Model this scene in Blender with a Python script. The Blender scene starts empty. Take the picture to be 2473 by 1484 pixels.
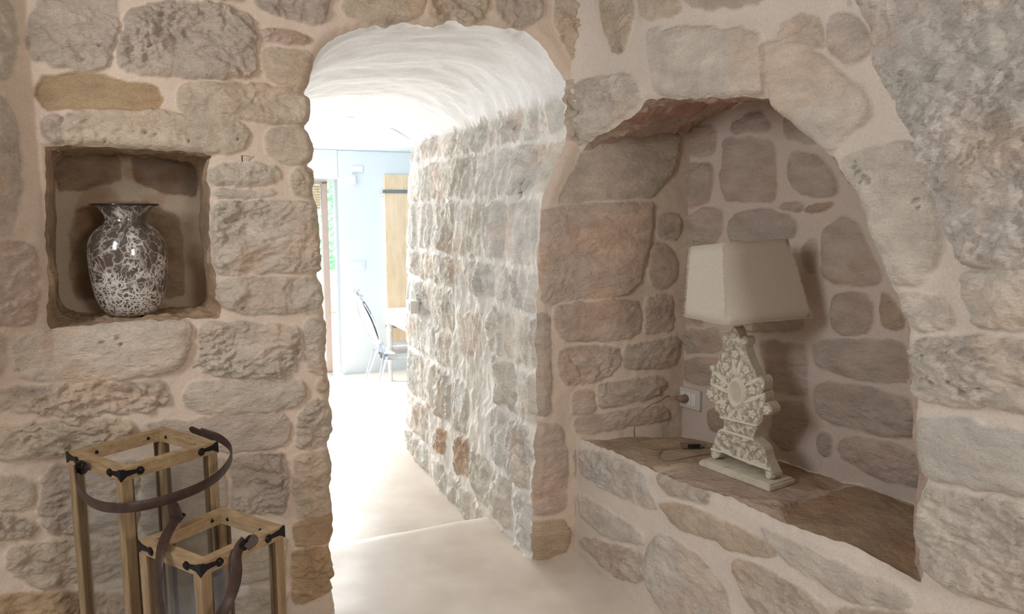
import bpy, bmesh, math, random
import numpy as np
from mathutils import Vector, Matrix

# ------------------------------------------------------------------ camera, world, lights
SC = bpy.context.scene
COL = bpy.context.scene.collection
F, EYE, PIT = 1750.0, 1.55, math.radians(7.3)
cam_d = bpy.data.cameras.new('camera')
cam_d.sensor_width = 36.0
cam_d.lens = F / 2473.0 * 36.0
cam_d.clip_start = 0.05
cam = bpy.data.objects.new('camera', cam_d)
COL.objects.link(cam)
cam.location = (0, 0, EYE)
cam.rotation_euler = (math.pi / 2 - PIT, 0, 0)
SC.camera = cam

world = bpy.data.worlds.new('sky')
SC.world = world
world.use_nodes = True
wn = world.node_tree.nodes
wn['Background'].inputs[0].default_value = (0.80, 0.90, 1.0, 1)
wn['Background'].inputs[1].default_value = 1.6


def area(name, loc, target, sx, sy, power, color):
    d = bpy.data.lights.new(name, 'AREA')
    d.shape = 'RECTANGLE'
    d.size, d.size_y = sx, sy
    d.energy = power
    d.color = color
    o = bpy.data.objects.new(name, d)
    COL.objects.link(o)
    o.location = loc
    o.rotation_euler = (Vector(target) - Vector(loc)).to_track_quat('-Z', 'Y').to_euler()
    return o


# area lamps added for daylight; windows are unseen, only the far doorway shows
area('window_light_left', (-1.60, 0.55, 2.15), (1.2, 1.9, 1.1), 0.8, 0.8, 23, (0.93, 0.965, 1.0))
area('key_light_back', (2.1, -1.3, 1.9), (-0.6, 2.4, 0.9), 0.7, 0.8, 29, (1.0, 0.97, 0.94))  # added key lamp behind the camera, no window built there
area('fill_light_far_room', (-3.2, 6.0, 1.4), (-0.2, 3.6, 1.25), 1.3, 1.5, 33, (0.97, 0.98, 1.0))  # added lamp aimed through the far room to brighten the passage wall
area('door_light_far', (-2.25, 7.40, 1.1), (-0.25, 3.9, 1.2), 0.8, 1.8, 100, (1.0, 0.98, 0.95))
sun_d = bpy.data.lights.new('sun', 'SUN')
sun_d.energy = 6
sun_d.angle = 0.01
sun = bpy.data.objects.new('sun', sun_d)
COL.objects.link(sun)
sun.rotation_euler = (math.radians(-22), 0, math.radians(20))

SC.view_settings.view_transform = 'Standard'
SC.view_settings.look = 'None'
SC.view_settings.gamma = 1.0
SC.view_settings.use_curve_mapping = False
SC.view_settings.exposure = 0.45


# ------------------------------------------------------------------ small maths
def ray(x, y):
    a = (x - 1236.5) / F
    b = -(y - 742) / F
    return np.array([a, math.cos(PIT) + b * math.sin(PIT), -math.sin(PIT) + b * math.cos(PIT)])


def onz(x, y, z):
    r = ray(x, y)
    t = (z - EYE) / r[2]
    return r * t + np.array([0, 0, EYE])


def aty(x, y, Y):
    r = ray(x, y)
    return r * (Y / r[1]) + np.array([0, 0, EYE])


def sm(x, a, b):
    t = np.clip((np.asarray(x, float) - a) / (b - a), 0, 1)
    return t * t * (3 - 2 * t)


_rng = np.random.RandomState(7)
_perm = _rng.permutation(512)
_perm = np.concatenate([_perm, _perm, _perm])
_gr = np.stack([np.cos(np.linspace(0, 2 * np.pi, 512, False)), np.sin(np.linspace(0, 2 * np.pi, 512, False))], 1)
_rng.shuffle(_gr)


def pn(x, y, s=0):
    x = np.asarray(x, float) + s * 17.31
    y = np.asarray(y, float) + s * 5.77
    xi = np.floor(x).astype(int)
    yi = np.floor(y).astype(int)
    xf, yf = x - xi, y - yi
    u = xf * xf * xf * (xf * (xf * 6 - 15) + 10)
    v = yf * yf * yf * (yf * (yf * 6 - 15) + 10)
    xi &= 511
    yi &= 511

    def g(i, j, fx, fy):
        k = _perm[_perm[(xi + i) & 511] + ((yi + j) & 511)] & 511
        return _gr[k, 0] * fx + _gr[k, 1] * fy
    n00, n10 = g(0, 0, xf, yf), g(1, 0, xf - 1, yf)
    n01, n11 = g(0, 1, xf, yf - 1), g(1, 1, xf - 1, yf - 1)
    return ((n00 * (1 - u) + n10 * u) * (1 - v) + (n01 * (1 - u) + n11 * u) * v) * 1.5


def fbm(x, y, octv=4, s=0, gain=0.5):
    r = 0
    a = 1.0
    for i in range(octv):
        r = r + a * pn(x, y, s + i)
        x, y = x * 2.03, y * 2.03
        a *= gain
    return r


def terr(n, k, sharp=0.25):
    """terraces: broken, layered stone"""
    t = n * k
    f = np.floor(t)
    return (f + sm(t - f, 0.5 - sharp, 0.5 + sharp)) / k


def chips(x, y, s=0, ax=1.0, ay=1.6):
    w = fbm(x * 5, y * 5, 2, s + 9) * 0.05
    n = fbm((x + w) * 7 * ax, (y + w) * 7 * ay, 4, s)
    m = fbm((x + w) * 24 * ax, (y - w) * 24 * ay, 4, s + 5)
    g = sm(fbm(x * 3, y * 3, 2, s + 15), -0.35, 0.3)
    return 0.6 * terr(n, 3.2, 0.16) + 0.4 * n + (0.55 * terr(m, 3.0, 0.18) + 0.15 * m) * (0.25 + 0.75 * g)


def ridg(x, y, s=0, octv=4):
    r = 0
    a = 1.0
    for i in range(octv):
        r = r + a * (1 - 2 * np.abs(pn(x, y, s + i)))
        x, y = x * 2.1, y * 2.1
        a *= 0.5
    return r - 0.9


def lin(c):
    c = np.asarray(c, float) / 255.0
    return np.where(c <= 0.04045, c / 12.92, ((c + 0.055) / 1.055) ** 2.4)


def chaikin(p, n=2, closed=True):
    p = np.asarray(p, float)
    for _ in range(n):
        q = np.roll(p, -1, 0) if closed else p[1:]
        b = p if closed else p[:-1]
        m = np.empty((len(b) * 2, p.shape[1]))
        m[0::2] = b * 0.75 + q * 0.25
        m[1::2] = b * 0.25 + q * 0.75
        if not closed:
            m = np.vstack([p[:1], m, p[-1:]])
        p = m
    return p


def soft(p, r):
    """round every corner by about r metres"""
    p = np.asarray(p, float)
    n = len(p)
    out = []
    for i in range(n):
        a, b, c = p[i - 1], p[i], p[(i + 1) % n]
        for q in (a, c):
            d = q - b
            L = np.linalg.norm(d) + 1e-9
            out.append(b + d / L * min(r, 0.35 * L))
    return chaikin(out, 1)


def sdf(x, y, poly, near=False):
    """signed distance, positive inside; optionally nearest point"""
    x = np.asarray(x, float)
    y = np.asarray(y, float)
    best = np.full(x.shape, 1e9)
    ins = np.zeros(x.shape, bool)
    nx = np.zeros(x.shape)
    ny = np.zeros(x.shape)
    n = len(poly)
    for i in range(n):
        ax_, ay_ = poly[i]
        bx_, by_ = poly[(i + 1) % n]
        ex, ey = bx_ - ax_, by_ - ay_
        L = ex * ex + ey * ey + 1e-14
        t = np.clip(((x - ax_) * ex + (y - ay_) * ey) / L, 0, 1)
        qx, qy = ax_ + t * ex, ay_ + t * ey
        d = (x - qx) ** 2 + (y - qy) ** 2
        m = d < best
        best = np.where(m, d, best)
        if near:
            nx = np.where(m, qx, nx)
            ny = np.where(m, qy, ny)
        c = (ay_ > y) != (by_ > y)
        if abs(ey) > 1e-12:
            ins ^= c & (x < ex * (y - ay_) / ey + ax_)
    d = np.sqrt(best) * np.where(ins, 1, -1)
    return (d, nx, ny) if near else d


def dens(p, step, closed=False):
    p = np.asarray(p, float)
    out = []
    n = len(p)
    for i in range(n if closed else n - 1):
        a, b = p[i], p[(i + 1) % n]
        k = max(1, int(np.linalg.norm(b - a) / step))
        for j in range(k):
            out.append(a + (b - a) * j / k)
    if not closed:
        out.append(p[-1])
    return np.array(out)


def resample(p, n):
    p = np.asarray(p, float)
    L = np.concatenate([[0], np.cumsum(np.linalg.norm(np.diff(p, axis=0), axis=1))])
    s = np.linspace(0, L[-1], n)
    return np.stack([np.interp(s, L, p[:, i]) for i in range(p.shape[1])], 1)


# ------------------------------------------------------------------ materials
MATS = {}


def nt_new(name):
    m = bpy.data.materials.new(name)
    m.use_nodes = True
    nt = m.node_tree
    return m, nt, nt.nodes['Principled BSDF']


def masonry_mat():
    m, nt, b = nt_new('limestone_masonry')
    N, L = nt.nodes.new, nt.links.new
    at = N('ShaderNodeAttribute')
    at.attribute_name = 'Col'
    ms = N('ShaderNodeAttribute')
    ms.attribute_name = 'Stone'
    tc = N('ShaderNodeTexCoord')

    def noise(scale, detail, rough=0.55, sc=(1, 1, 1)):
        mp = N('ShaderNodeMapping')
        mp.inputs['Scale'].default_value = sc
        L(tc.outputs['Object'], mp.inputs['Vector'])
        n = N('ShaderNodeTexNoise')
        n.inputs['Scale'].default_value = scale
        n.inputs['Detail'].default_value = detail
        n.inputs['Roughness'].default_value = rough
        L(mp.outputs[0], n.inputs['Vector'])
        return n
    n1 = noise(9, 6, 0.6, (1, 1, 2.2))
    r1 = N('ShaderNodeMapRange')
    r1.inputs[1].default_value = 0.3
    r1.inputs[2].default_value = 0.7
    r1.inputs[3].default_value = 0.80
    r1.inputs[4].default_value = 1.13
    L(n1.outputs[0], r1.inputs[0])
    n2 = noise(3.3, 5, 0.6)
    cr = N('ShaderNodeValToRGB')
    e = cr.color_ramp.elements
    e[0].position, e[0].color = 0.36, (1.04, 0.95, 0.88, 1)
    e[1].position, e[1].color = 0.64, (0.985, 1.0, 0.985, 1)
    mid = cr.color_ramp.elements.new(0.5)
    mid.color = (1, 1, 1, 1)
    L(n2.outputs[0], cr.inputs[0])
    v1 = N('ShaderNodeVectorMath')
    v1.operation = 'MULTIPLY'
    L(at.outputs['Color'], v1.inputs[0])
    tm = N('ShaderNodeMix')
    tm.data_type = 'RGBA'
    tm.inputs[6].default_value = (1, 1, 1, 1)
    L(ms.outputs['Fac'], tm.inputs[0])
    L(cr.outputs[0], tm.inputs[7])
    L(tm.outputs[2], v1.inputs[1])
    v2 = N('ShaderNodeVectorMath')
    v2.operation = 'SCALE'
    L(v1.outputs[0], v2.inputs[0])
    # mottling strong on stone, weak on mortar
    mx = N('ShaderNodeMix')
    mx.data_type = 'FLOAT'
    mx.inputs[2].default_value = 1.0
    L(ms.outputs['Fac'], mx.inputs[0])
    L(r1.outputs[0], mx.inputs[3])
    L(mx.outputs[0], v2.inputs['Scale'])
    # fine speckle
    n5 = noise(150, 3, 0.6)
    r5 = N('ShaderNodeMapRange')
    r5.inputs[1].default_value = 0.3
    r5.inputs[2].default_value = 0.7
    r5.inputs[3].default_value = 0.90
    r5.inputs[4].default_value = 1.06
    L(n5.outputs[0], r5.inputs[0])
    v3 = N('ShaderNodeVectorMath')
    v3.operation = 'SCALE'
    L(v2.outputs[0], v3.inputs[0])
    L(r5.outputs[0], v3.inputs['Scale'])
    L(v3.outputs[0], b.inputs['Base Color'])
    b.inputs['Roughness'].default_value = 0.9
    b.inputs['Specular IOR Level'].default_value = 0.15
    n3 = noise(42, 9, 0.62, (1, 1, 1.9))
    b1 = N('ShaderNodeBump')
    b1.inputs['Distance'].default_value = 0.02
    L(n3.outputs[0], b1.inputs['Height'])
    ml = N('ShaderNodeMapRange')
    ml.inputs[3].default_value = 0.10
    ml.inputs[4].default_value = 0.85
    L(ms.outputs['Fac'], ml.inputs[0])
    L(ml.outputs[0], b1.inputs['Strength'])
    n6 = noise(17, 8, 0.6, (1, 1, 2.2))
    n6.noise_type = 'RIDGED_MULTIFRACTAL'
    b6 = N('ShaderNodeBump')
    b6.inputs['Distance'].default_value = 0.006
    L(n6.outputs[0], b6.inputs['Height'])
    L(ml.outputs[0], b6.inputs['Strength'])
    L(b1.outputs[0], b6.inputs['Normal'])
    b1 = b6
    n4 = noise(260, 4, 0.7)
    b2 = N('ShaderNodeBump')
    b2.inputs['Distance'].default_value = 0.002
    b2.inputs['Strength'].default_value = 0.55
    L(n4.outputs[0], b2.inputs['Height'])
    L(b1.outputs[0], b2.inputs['Normal'])
    L(b2.outputs[0], b.inputs['Normal'])
    return m


def basic(name, col, rough=0.6, metal=0.0, noise=None, bump=None, spec=0.4, stretch=(1, 1, 1), extra=None):
    m, nt, b = nt_new(name)
    N, L = nt.nodes.new, nt.links.new
    c = tuple(lin(col))
    b.inputs['Roughness'].default_value = rough
    b.inputs['Metallic'].default_value = metal
    b.inputs['Specular IOR Level'].default_value = spec
    b.inputs['Base Color'].default_value = (*c, 1)
    tc = N('ShaderNodeTexCoord')
    mp = N('ShaderNodeMapping')
    mp.inputs['Scale'].default_value = stretch
    L(tc.outputs['Object'], mp.inputs['Vector'])
    if noise:
        sc, col2, lo, hi = noise
        n = N('ShaderNodeTexNoise')
        n.inputs['Scale'].default_value = sc
        n.inputs['Detail'].default_value = 7
        n.inputs['Roughness'].default_value = 0.6
        L(mp.outputs[0], n.inputs['Vector'])
        cr = N('ShaderNodeValToRGB')
        e = cr.color_ramp.elements
        e[0].position, e[0].color = lo, (*c, 1)
        e[1].position, e[1].color = hi, (*tuple(lin(col2)), 1)
        L(n.outputs[0], cr.inputs[0])
        L(cr.outputs[0], b.inputs['Base Color'])
    if bump:
        sc, dist, st = bump
        n = N('ShaderNodeTexNoise')
        n.inputs['Scale'].default_value = sc
        n.inputs['Detail'].default_value = 6
        L(mp.outputs[0], n.inputs['Vector'])
        bp = N('ShaderNodeBump')
        bp.inputs['Distance'].default_value = dist
        bp.inputs['Strength'].default_value = st
        L(n.outputs[0], bp.inputs['Height'])
        L(bp.outputs[0], b.inputs['Normal'])
    return m


def glass_mat(name, col, rough=0.0, ior=1.45):
    m, nt, b = nt_new(name)
    b.inputs['Base Color'].default_value = (*tuple(lin(col)), 1)
    b.inputs['Transmission Weight'].default_value = 1.0
    b.inputs['Roughness'].default_value = rough
    b.inputs['IOR'].default_value = ior
    return m


def pane_mat():
    m = bpy.data.materials.new('clear_pane')
    m.use_nodes = True
    nt = m.node_tree
    nt.nodes.clear()
    N, L = nt.nodes.new, nt.links.new
    o = N('ShaderNodeOutputMaterial')
    t = N('ShaderNodeBsdfTransparent')
    t.inputs[0].default_value = (0.95, 0.96, 0.96, 1)
    g = N('ShaderNodeBsdfGlossy')
    g.inputs['Roughness'].default_value = 0.02
    g.inputs[0].default_value = (0.9, 0.92, 0.95, 1)
    lw = N('ShaderNodeLayerWeight')
    lw.inputs[0].default_value = 0.5
    pw = N('ShaderNodeMath')
    pw.operation = 'POWER'
    pw.inputs[1].default_value = 4.0
    L(lw.outputs['Facing'], pw.inputs[0])
    f = N('ShaderNodeMath')
    f.operation = 'MULTIPLY_ADD'
    f.inputs[1].default_value = 0.7
    f.inputs[2].default_value = 0.012
    L(pw.outputs[0], f.inputs[0])
    x = N('ShaderNodeMixShader')
    L(f.outputs[0], x.inputs[0])
    L(t.outputs[0], x.inputs[1])
    L(g.outputs[0], x.inputs[2])
    L(x.outputs[0], o.inputs[0])
    return m


M = {}
M['stone'] = masonry_mat()
M['plaster'] = basic('white_lime_plaster', (244, 244, 242), 0.85, bump=(7, 0.012, 0.35), spec=0.2, noise=(2.5, (230, 230, 228), 0.4, 0.65))
M['farplaster'] = basic('smooth_cool_white_wall_paint', (209, 217, 222), 0.8, spec=0.2, bump=(14, 0.003, 0.3))
M['cement'] = basic('polished_cement_floor', (226, 215, 203), 0.34, noise=(2.2, (205, 192, 178), 0.38, 0.66), bump=(9, 0.004, 0.25), spec=0.45)
M['oak'] = basic('pale_oak', (160, 136, 104), 0.55, noise=(7, (126, 102, 74), 0.35, 0.7), bump=(40, 0.002, 0.3), stretch=(9, 9, 1))
M['oak_h'] = basic('pale_oak_rail', (170, 145, 110), 0.55, noise=(18, (134, 108, 78), 0.35, 0.7), bump=(60, 0.002, 0.3), stretch=(1, 2.2, 6))
M['iron'] = basic('black_iron', (20, 19, 19), 0.5, 0.3, bump=(120, 0.001, 0.4))
M['leather'] = basic('dark_brown_leather', (66, 48, 40), 0.42, noise=(40, (50, 36, 31), 0.4, 0.7), bump=(220, 0.001, 0.4))
M['leather_edge'] = basic('pale_cut_leather_edge', (150, 126, 108), 0.7)
M['pane'] = pane_mat()
M['whiteplastic'] = basic('white_plastic', (232, 230, 226), 0.35)
M['plate'] = basic('socket_plastic', (214, 206, 198), 0.4)
M['cord'] = basic('beige_cord', (150, 126, 108), 0.55)
M['candle'] = basic('grey_wax', (112, 110, 112), 0.5, noise=(9, (92, 90, 94), 0.4, 0.6))
M['cupboard'] = basic('pale_raw_wood_board', (224, 204, 176), 0.7, noise=(3, (206, 182, 150), 0.35, 0.65), stretch=(4, 4, 1))
M['strap_iron'] = basic('grey_iron_hinge', (118, 122, 126), 0.55, 0.2)
M['paintwood'] = basic('white_washed_wood', (226, 226, 222), 0.55, noise=(12, (206, 204, 198), 0.4, 0.65))
M['tabletop'] = basic('grey_washed_tabletop', (205, 203, 198), 0.5, noise=(10, (186, 182, 176), 0.4, 0.65), stretch=(1, 4, 1))
M['acrylic'] = glass_mat('clear_acrylic', (240, 246, 255), 0.02, 1.42)
M['brownframe'] = basic('brown_door_wood', (186, 166, 156), 0.6)
M['leaf'] = basic('sunlit_leaves', (130, 196, 150), 0.6, noise=(5, (190, 222, 180), 0.4, 0.6))
M['reed'] = basic('reed_blind', (214, 186, 148), 0.8)
M['creamcarve'] = None


def linen_mat():
    m, nt, b = nt_new('natural_linen')
    N, L = nt.nodes.new, nt.links.new
    tc = N('ShaderNodeTexCoord')
    b.inputs['Roughness'].default_value = 0.95
    b.inputs['Specular IOR Level'].default_value = 0.1
    n = N('ShaderNodeTexNoise')
    n.inputs['Scale'].default_value = 260
    n.inputs['Detail'].default_value = 3
    L(tc.outputs['Object'], n.inputs['Vector'])
    cr = N('ShaderNodeValToRGB')
    e = cr.color_ramp.elements
    e[0].position, e[0].color = 0.35, (*tuple(lin((226, 217, 201))), 1)
    e[1].position, e[1].color = 0.65, (*tuple(lin((244, 239, 228))), 1)
    L(n.outputs[0], cr.inputs[0])
    L(cr.outputs[0], b.inputs['Base Color'])
    bp = N('ShaderNodeBump')
    bp.inputs['Distance'].default_value = 0.001
    bp.inputs['Strength'].default_value = 0.5
    L(n.outputs[0], bp.inputs['Height'])
    L(bp.outputs[0], b.inputs['Normal'])
    # thin cloth lets some light through
    tr = N('ShaderNodeBsdfTranslucent')
    tr.inputs[0].default_value = (0.75, 0.68, 0.56, 1)
    mx = N('ShaderNodeMixShader')
    mx.inputs[0].default_value = 0.3
    L(b.outputs[0], mx.inputs[1])
    L(tr.outputs[0], mx.inputs[2])
    L(mx.outputs[0], nt.nodes['Material Output'].inputs[0])
    return m


M['linen'] = linen_mat()


def vase_mat():
    m, nt, b = nt_new('crackled_smoky_glass')
    N, L = nt.nodes.new, nt.links.new
    tc = N('ShaderNodeTexCoord')
    nz = N('ShaderNodeTexNoise')
    nz.inputs['Scale'].default_value = 9
    nz.inputs['Detail'].default_value = 4
    L(tc.outputs['Object'], nz.inputs['Vector'])
    ad = N('ShaderNodeVectorMath')
    ad.operation = 'MULTIPLY_ADD'
    ad.inputs[1].default_value = (0.16, 0.16, 0.16)
    L(nz.outputs['Color'], ad.inputs[0])
    L(tc.outputs['Object'], ad.inputs[2])
    facs = []
    for sc, wd, st in ((38, 0.10, (1, 1, 0.5)), (84, 0.13, (1, 1, 0.7))):
        mp = N('ShaderNodeMapping')
        mp.inputs['Scale'].default_value = st
        mp.inputs['Rotation'].default_value = (0.25, 0.2, 0.4)
        L(ad.outputs[0], mp.inputs['Vector'])
        v = N('ShaderNodeTexVoronoi')
        v.feature = 'DISTANCE_TO_EDGE'
        v.inputs['Scale'].default_value = sc
        L(mp.outputs[0], v.inputs['Vector'])
        r = N('ShaderNodeMapRange')
        r.inputs[1].default_value = wd * 0.35
        r.inputs[2].default_value = wd
        r.inputs[3].default_value = 1
        r.inputs[4].default_value = 0
        L(v.outputs['Distance'], r.inputs[0])
        facs.append(r)
    n2 = N('ShaderNodeTexNoise')
    n2.inputs['Scale'].default_value = 14
    n2.inputs['Detail'].default_value = 5
    L(tc.outputs['Object'], n2.inputs['Vector'])
    sx = N('ShaderNodeSeparateXYZ')
    L(tc.outputs['Object'], sx.inputs[0])
    # more white toward the foot of the vase
    hz = N('ShaderNodeMapRange')
    hz.inputs[1].default_value = 0.0
    hz.inputs[2].default_value = 0.34
    hz.inputs[3].default_value = 0.15
    hz.inputs[4].default_value = -0.11
    L(sx.outputs[2], hz.inputs[0])
    a2 = N('ShaderNodeMath')
    L(n2.outputs[0], a2.inputs[0])
    L(hz.outputs[0], a2.inputs[1])
    r2 = N('ShaderNodeMapRange')
    r2.inputs[1].default_value = 0.42
    r2.inputs[2].default_value = 0.58
    L(a2.outputs[0], r2.inputs[0])
    mxf = N('ShaderNodeMath')
    mxf.operation = 'MULTIPLY'
    L(facs[1].outputs[0], mxf.inputs[0])
    L(r2.outputs[0], mxf.inputs[1])
    mm = N('ShaderNodeMath')
    mm.operation = 'MULTIPLY'
    L(facs[0].outputs[0], mm.inputs[0])
    r3 = N('ShaderNodeMapRange')
    r3.inputs[1].default_value = 0.30
    r3.inputs[2].default_value = 0.55
    L(a2.outputs[0], r3.inputs[0])
    L(r3.outputs[0], mm.inputs[1])
    mxx = N('ShaderNodeMath')
    mxx.operation = 'MAXIMUM'
    L(mxf.outputs[0], mxx.inputs[0])
    L(mm.outputs[0], mxx.inputs[1])
    cm = N('ShaderNodeMix')
    cm.data_type = 'RGBA'
    cm.inputs[6].default_value = (*tuple(lin((88, 76, 68))), 1)
    cm.inputs[7].default_value = (*tuple(lin((206, 200, 194))), 1)
    L(mxx.outputs[0], cm.inputs[0])
    L(cm.outputs[2], b.inputs['Base Color'])
    b.inputs['Roughness'].default_value = 0.14
    b.inputs['Coat Weight'].default_value = 0.5
    b.inputs['Coat Roughness'].default_value = 0.05
    return m


M['vase'] = vase_mat()


def carve_mat():
    m, nt, b = nt_new('chalky_cream_paint')
    N, L = nt.nodes.new, nt.links.new
    at = N('ShaderNodeAttribute')
    at.attribute_name = 'Col'
    n = N('ShaderNodeTexNoise')
    n.inputs['Scale'].default_value = 60
    n.inputs['Detail'].default_value = 5
    tc = N('ShaderNodeTexCoord')
    L(tc.outputs['Object'], n.inputs['Vector'])
    r = N('ShaderNodeMapRange')
    r.inputs[3].default_value = 0.85
    r.inputs[4].default_value = 1.1
    L(n.outputs[0], r.inputs[0])
    v = N('ShaderNodeVectorMath')
    v.operation = 'SCALE'
    L(at.outputs['Color'], v.inputs[0])
    L(r.outputs[0], v.inputs['Scale'])
    L(v.outputs[0], b.inputs['Base Color'])
    b.inputs['Roughness'].default_value = 0.8
    bp = N('ShaderNodeBump')
    bp.inputs['Distance'].default_value = 0.001
    bp.inputs['Strength'].default_value = 0.5
    L(n.outputs[0], bp.inputs['Height'])
    L(bp.outputs[0], b.inputs['Normal'])
    return m


M['carve'] = carve_mat()
M['cream'] = basic('chalky_cream_base', (216, 209, 192), 0.8, noise=(30, (190, 180, 160), 0.45, 0.75), bump=(90, 0.001, 0.4))


# ------------------------------------------------------------------ object helpers
def link(name, me, mat, parent=None):
    o = bpy.data.objects.new(name, me)
    COL.objects.link(o)
    if mat is not None:
        me.materials.append(mat)
    if parent is not None:
        o.parent = parent
    return o


def tag(o, label=None, cat=None, group=None, kind=None):
    for k, v in (('label', label), ('category', cat), ('group', group), ('kind', kind)):
        if v:
            o[k] = v
    return o


def empty(name, loc, rz=0.0):
    o = bpy.data.objects.new(name, None)
    COL.objects.link(o)
    o.location = loc
    o.rotation_euler = (0, 0, rz)
    o.empty_display_size = 0.05
    return o


def np_mesh(name, verts, quads, col=None, mask=None, smooth=True, tris=None):
    me = bpy.data.meshes.new(name)
    verts = np.asarray(verts, np.float32)
    quads = np.asarray(quads, np.int32).reshape(-1, 4)
    nq = len(quads)
    me.vertices.add(len(verts))
    me.vertices.foreach_set('co', verts.ravel())
    me.loops.add(nq * 4)
    me.loops.foreach_set('vertex_index', quads.ravel())
    me.polygons.add(nq)
    me.polygons.foreach_set('loop_start', np.arange(nq, dtype=np.int32) * 4)
    me.polygons.foreach_set('loop_total', np.full(nq, 4, np.int32))
    if smooth:
        me.polygons.foreach_set('use_smooth', np.ones(nq, bool))
    if col is not None:
        a = me.attributes.new('Col', 'FLOAT_COLOR', 'POINT')
        c = np.ones((len(verts), 4), np.float32)
        c[:, :3] = col
        a.data.foreach_set('color', c.ravel())
    if mask is not None:
        a = me.attributes.new('Stone', 'FLOAT', 'POINT')
        a.data.foreach_set('value', np.asarray(mask, np.float32))
    me.update(calc_edges=True)
    return me


def grid_quads(n, m, off=0):
    i, j = np.meshgrid(np.arange(n - 1), np.arange(m - 1), indexing='ij')
    k = (i * m + j).ravel() + off
    return np.stack([k, k + m, k + m + 1, k + 1], 1)


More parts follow.
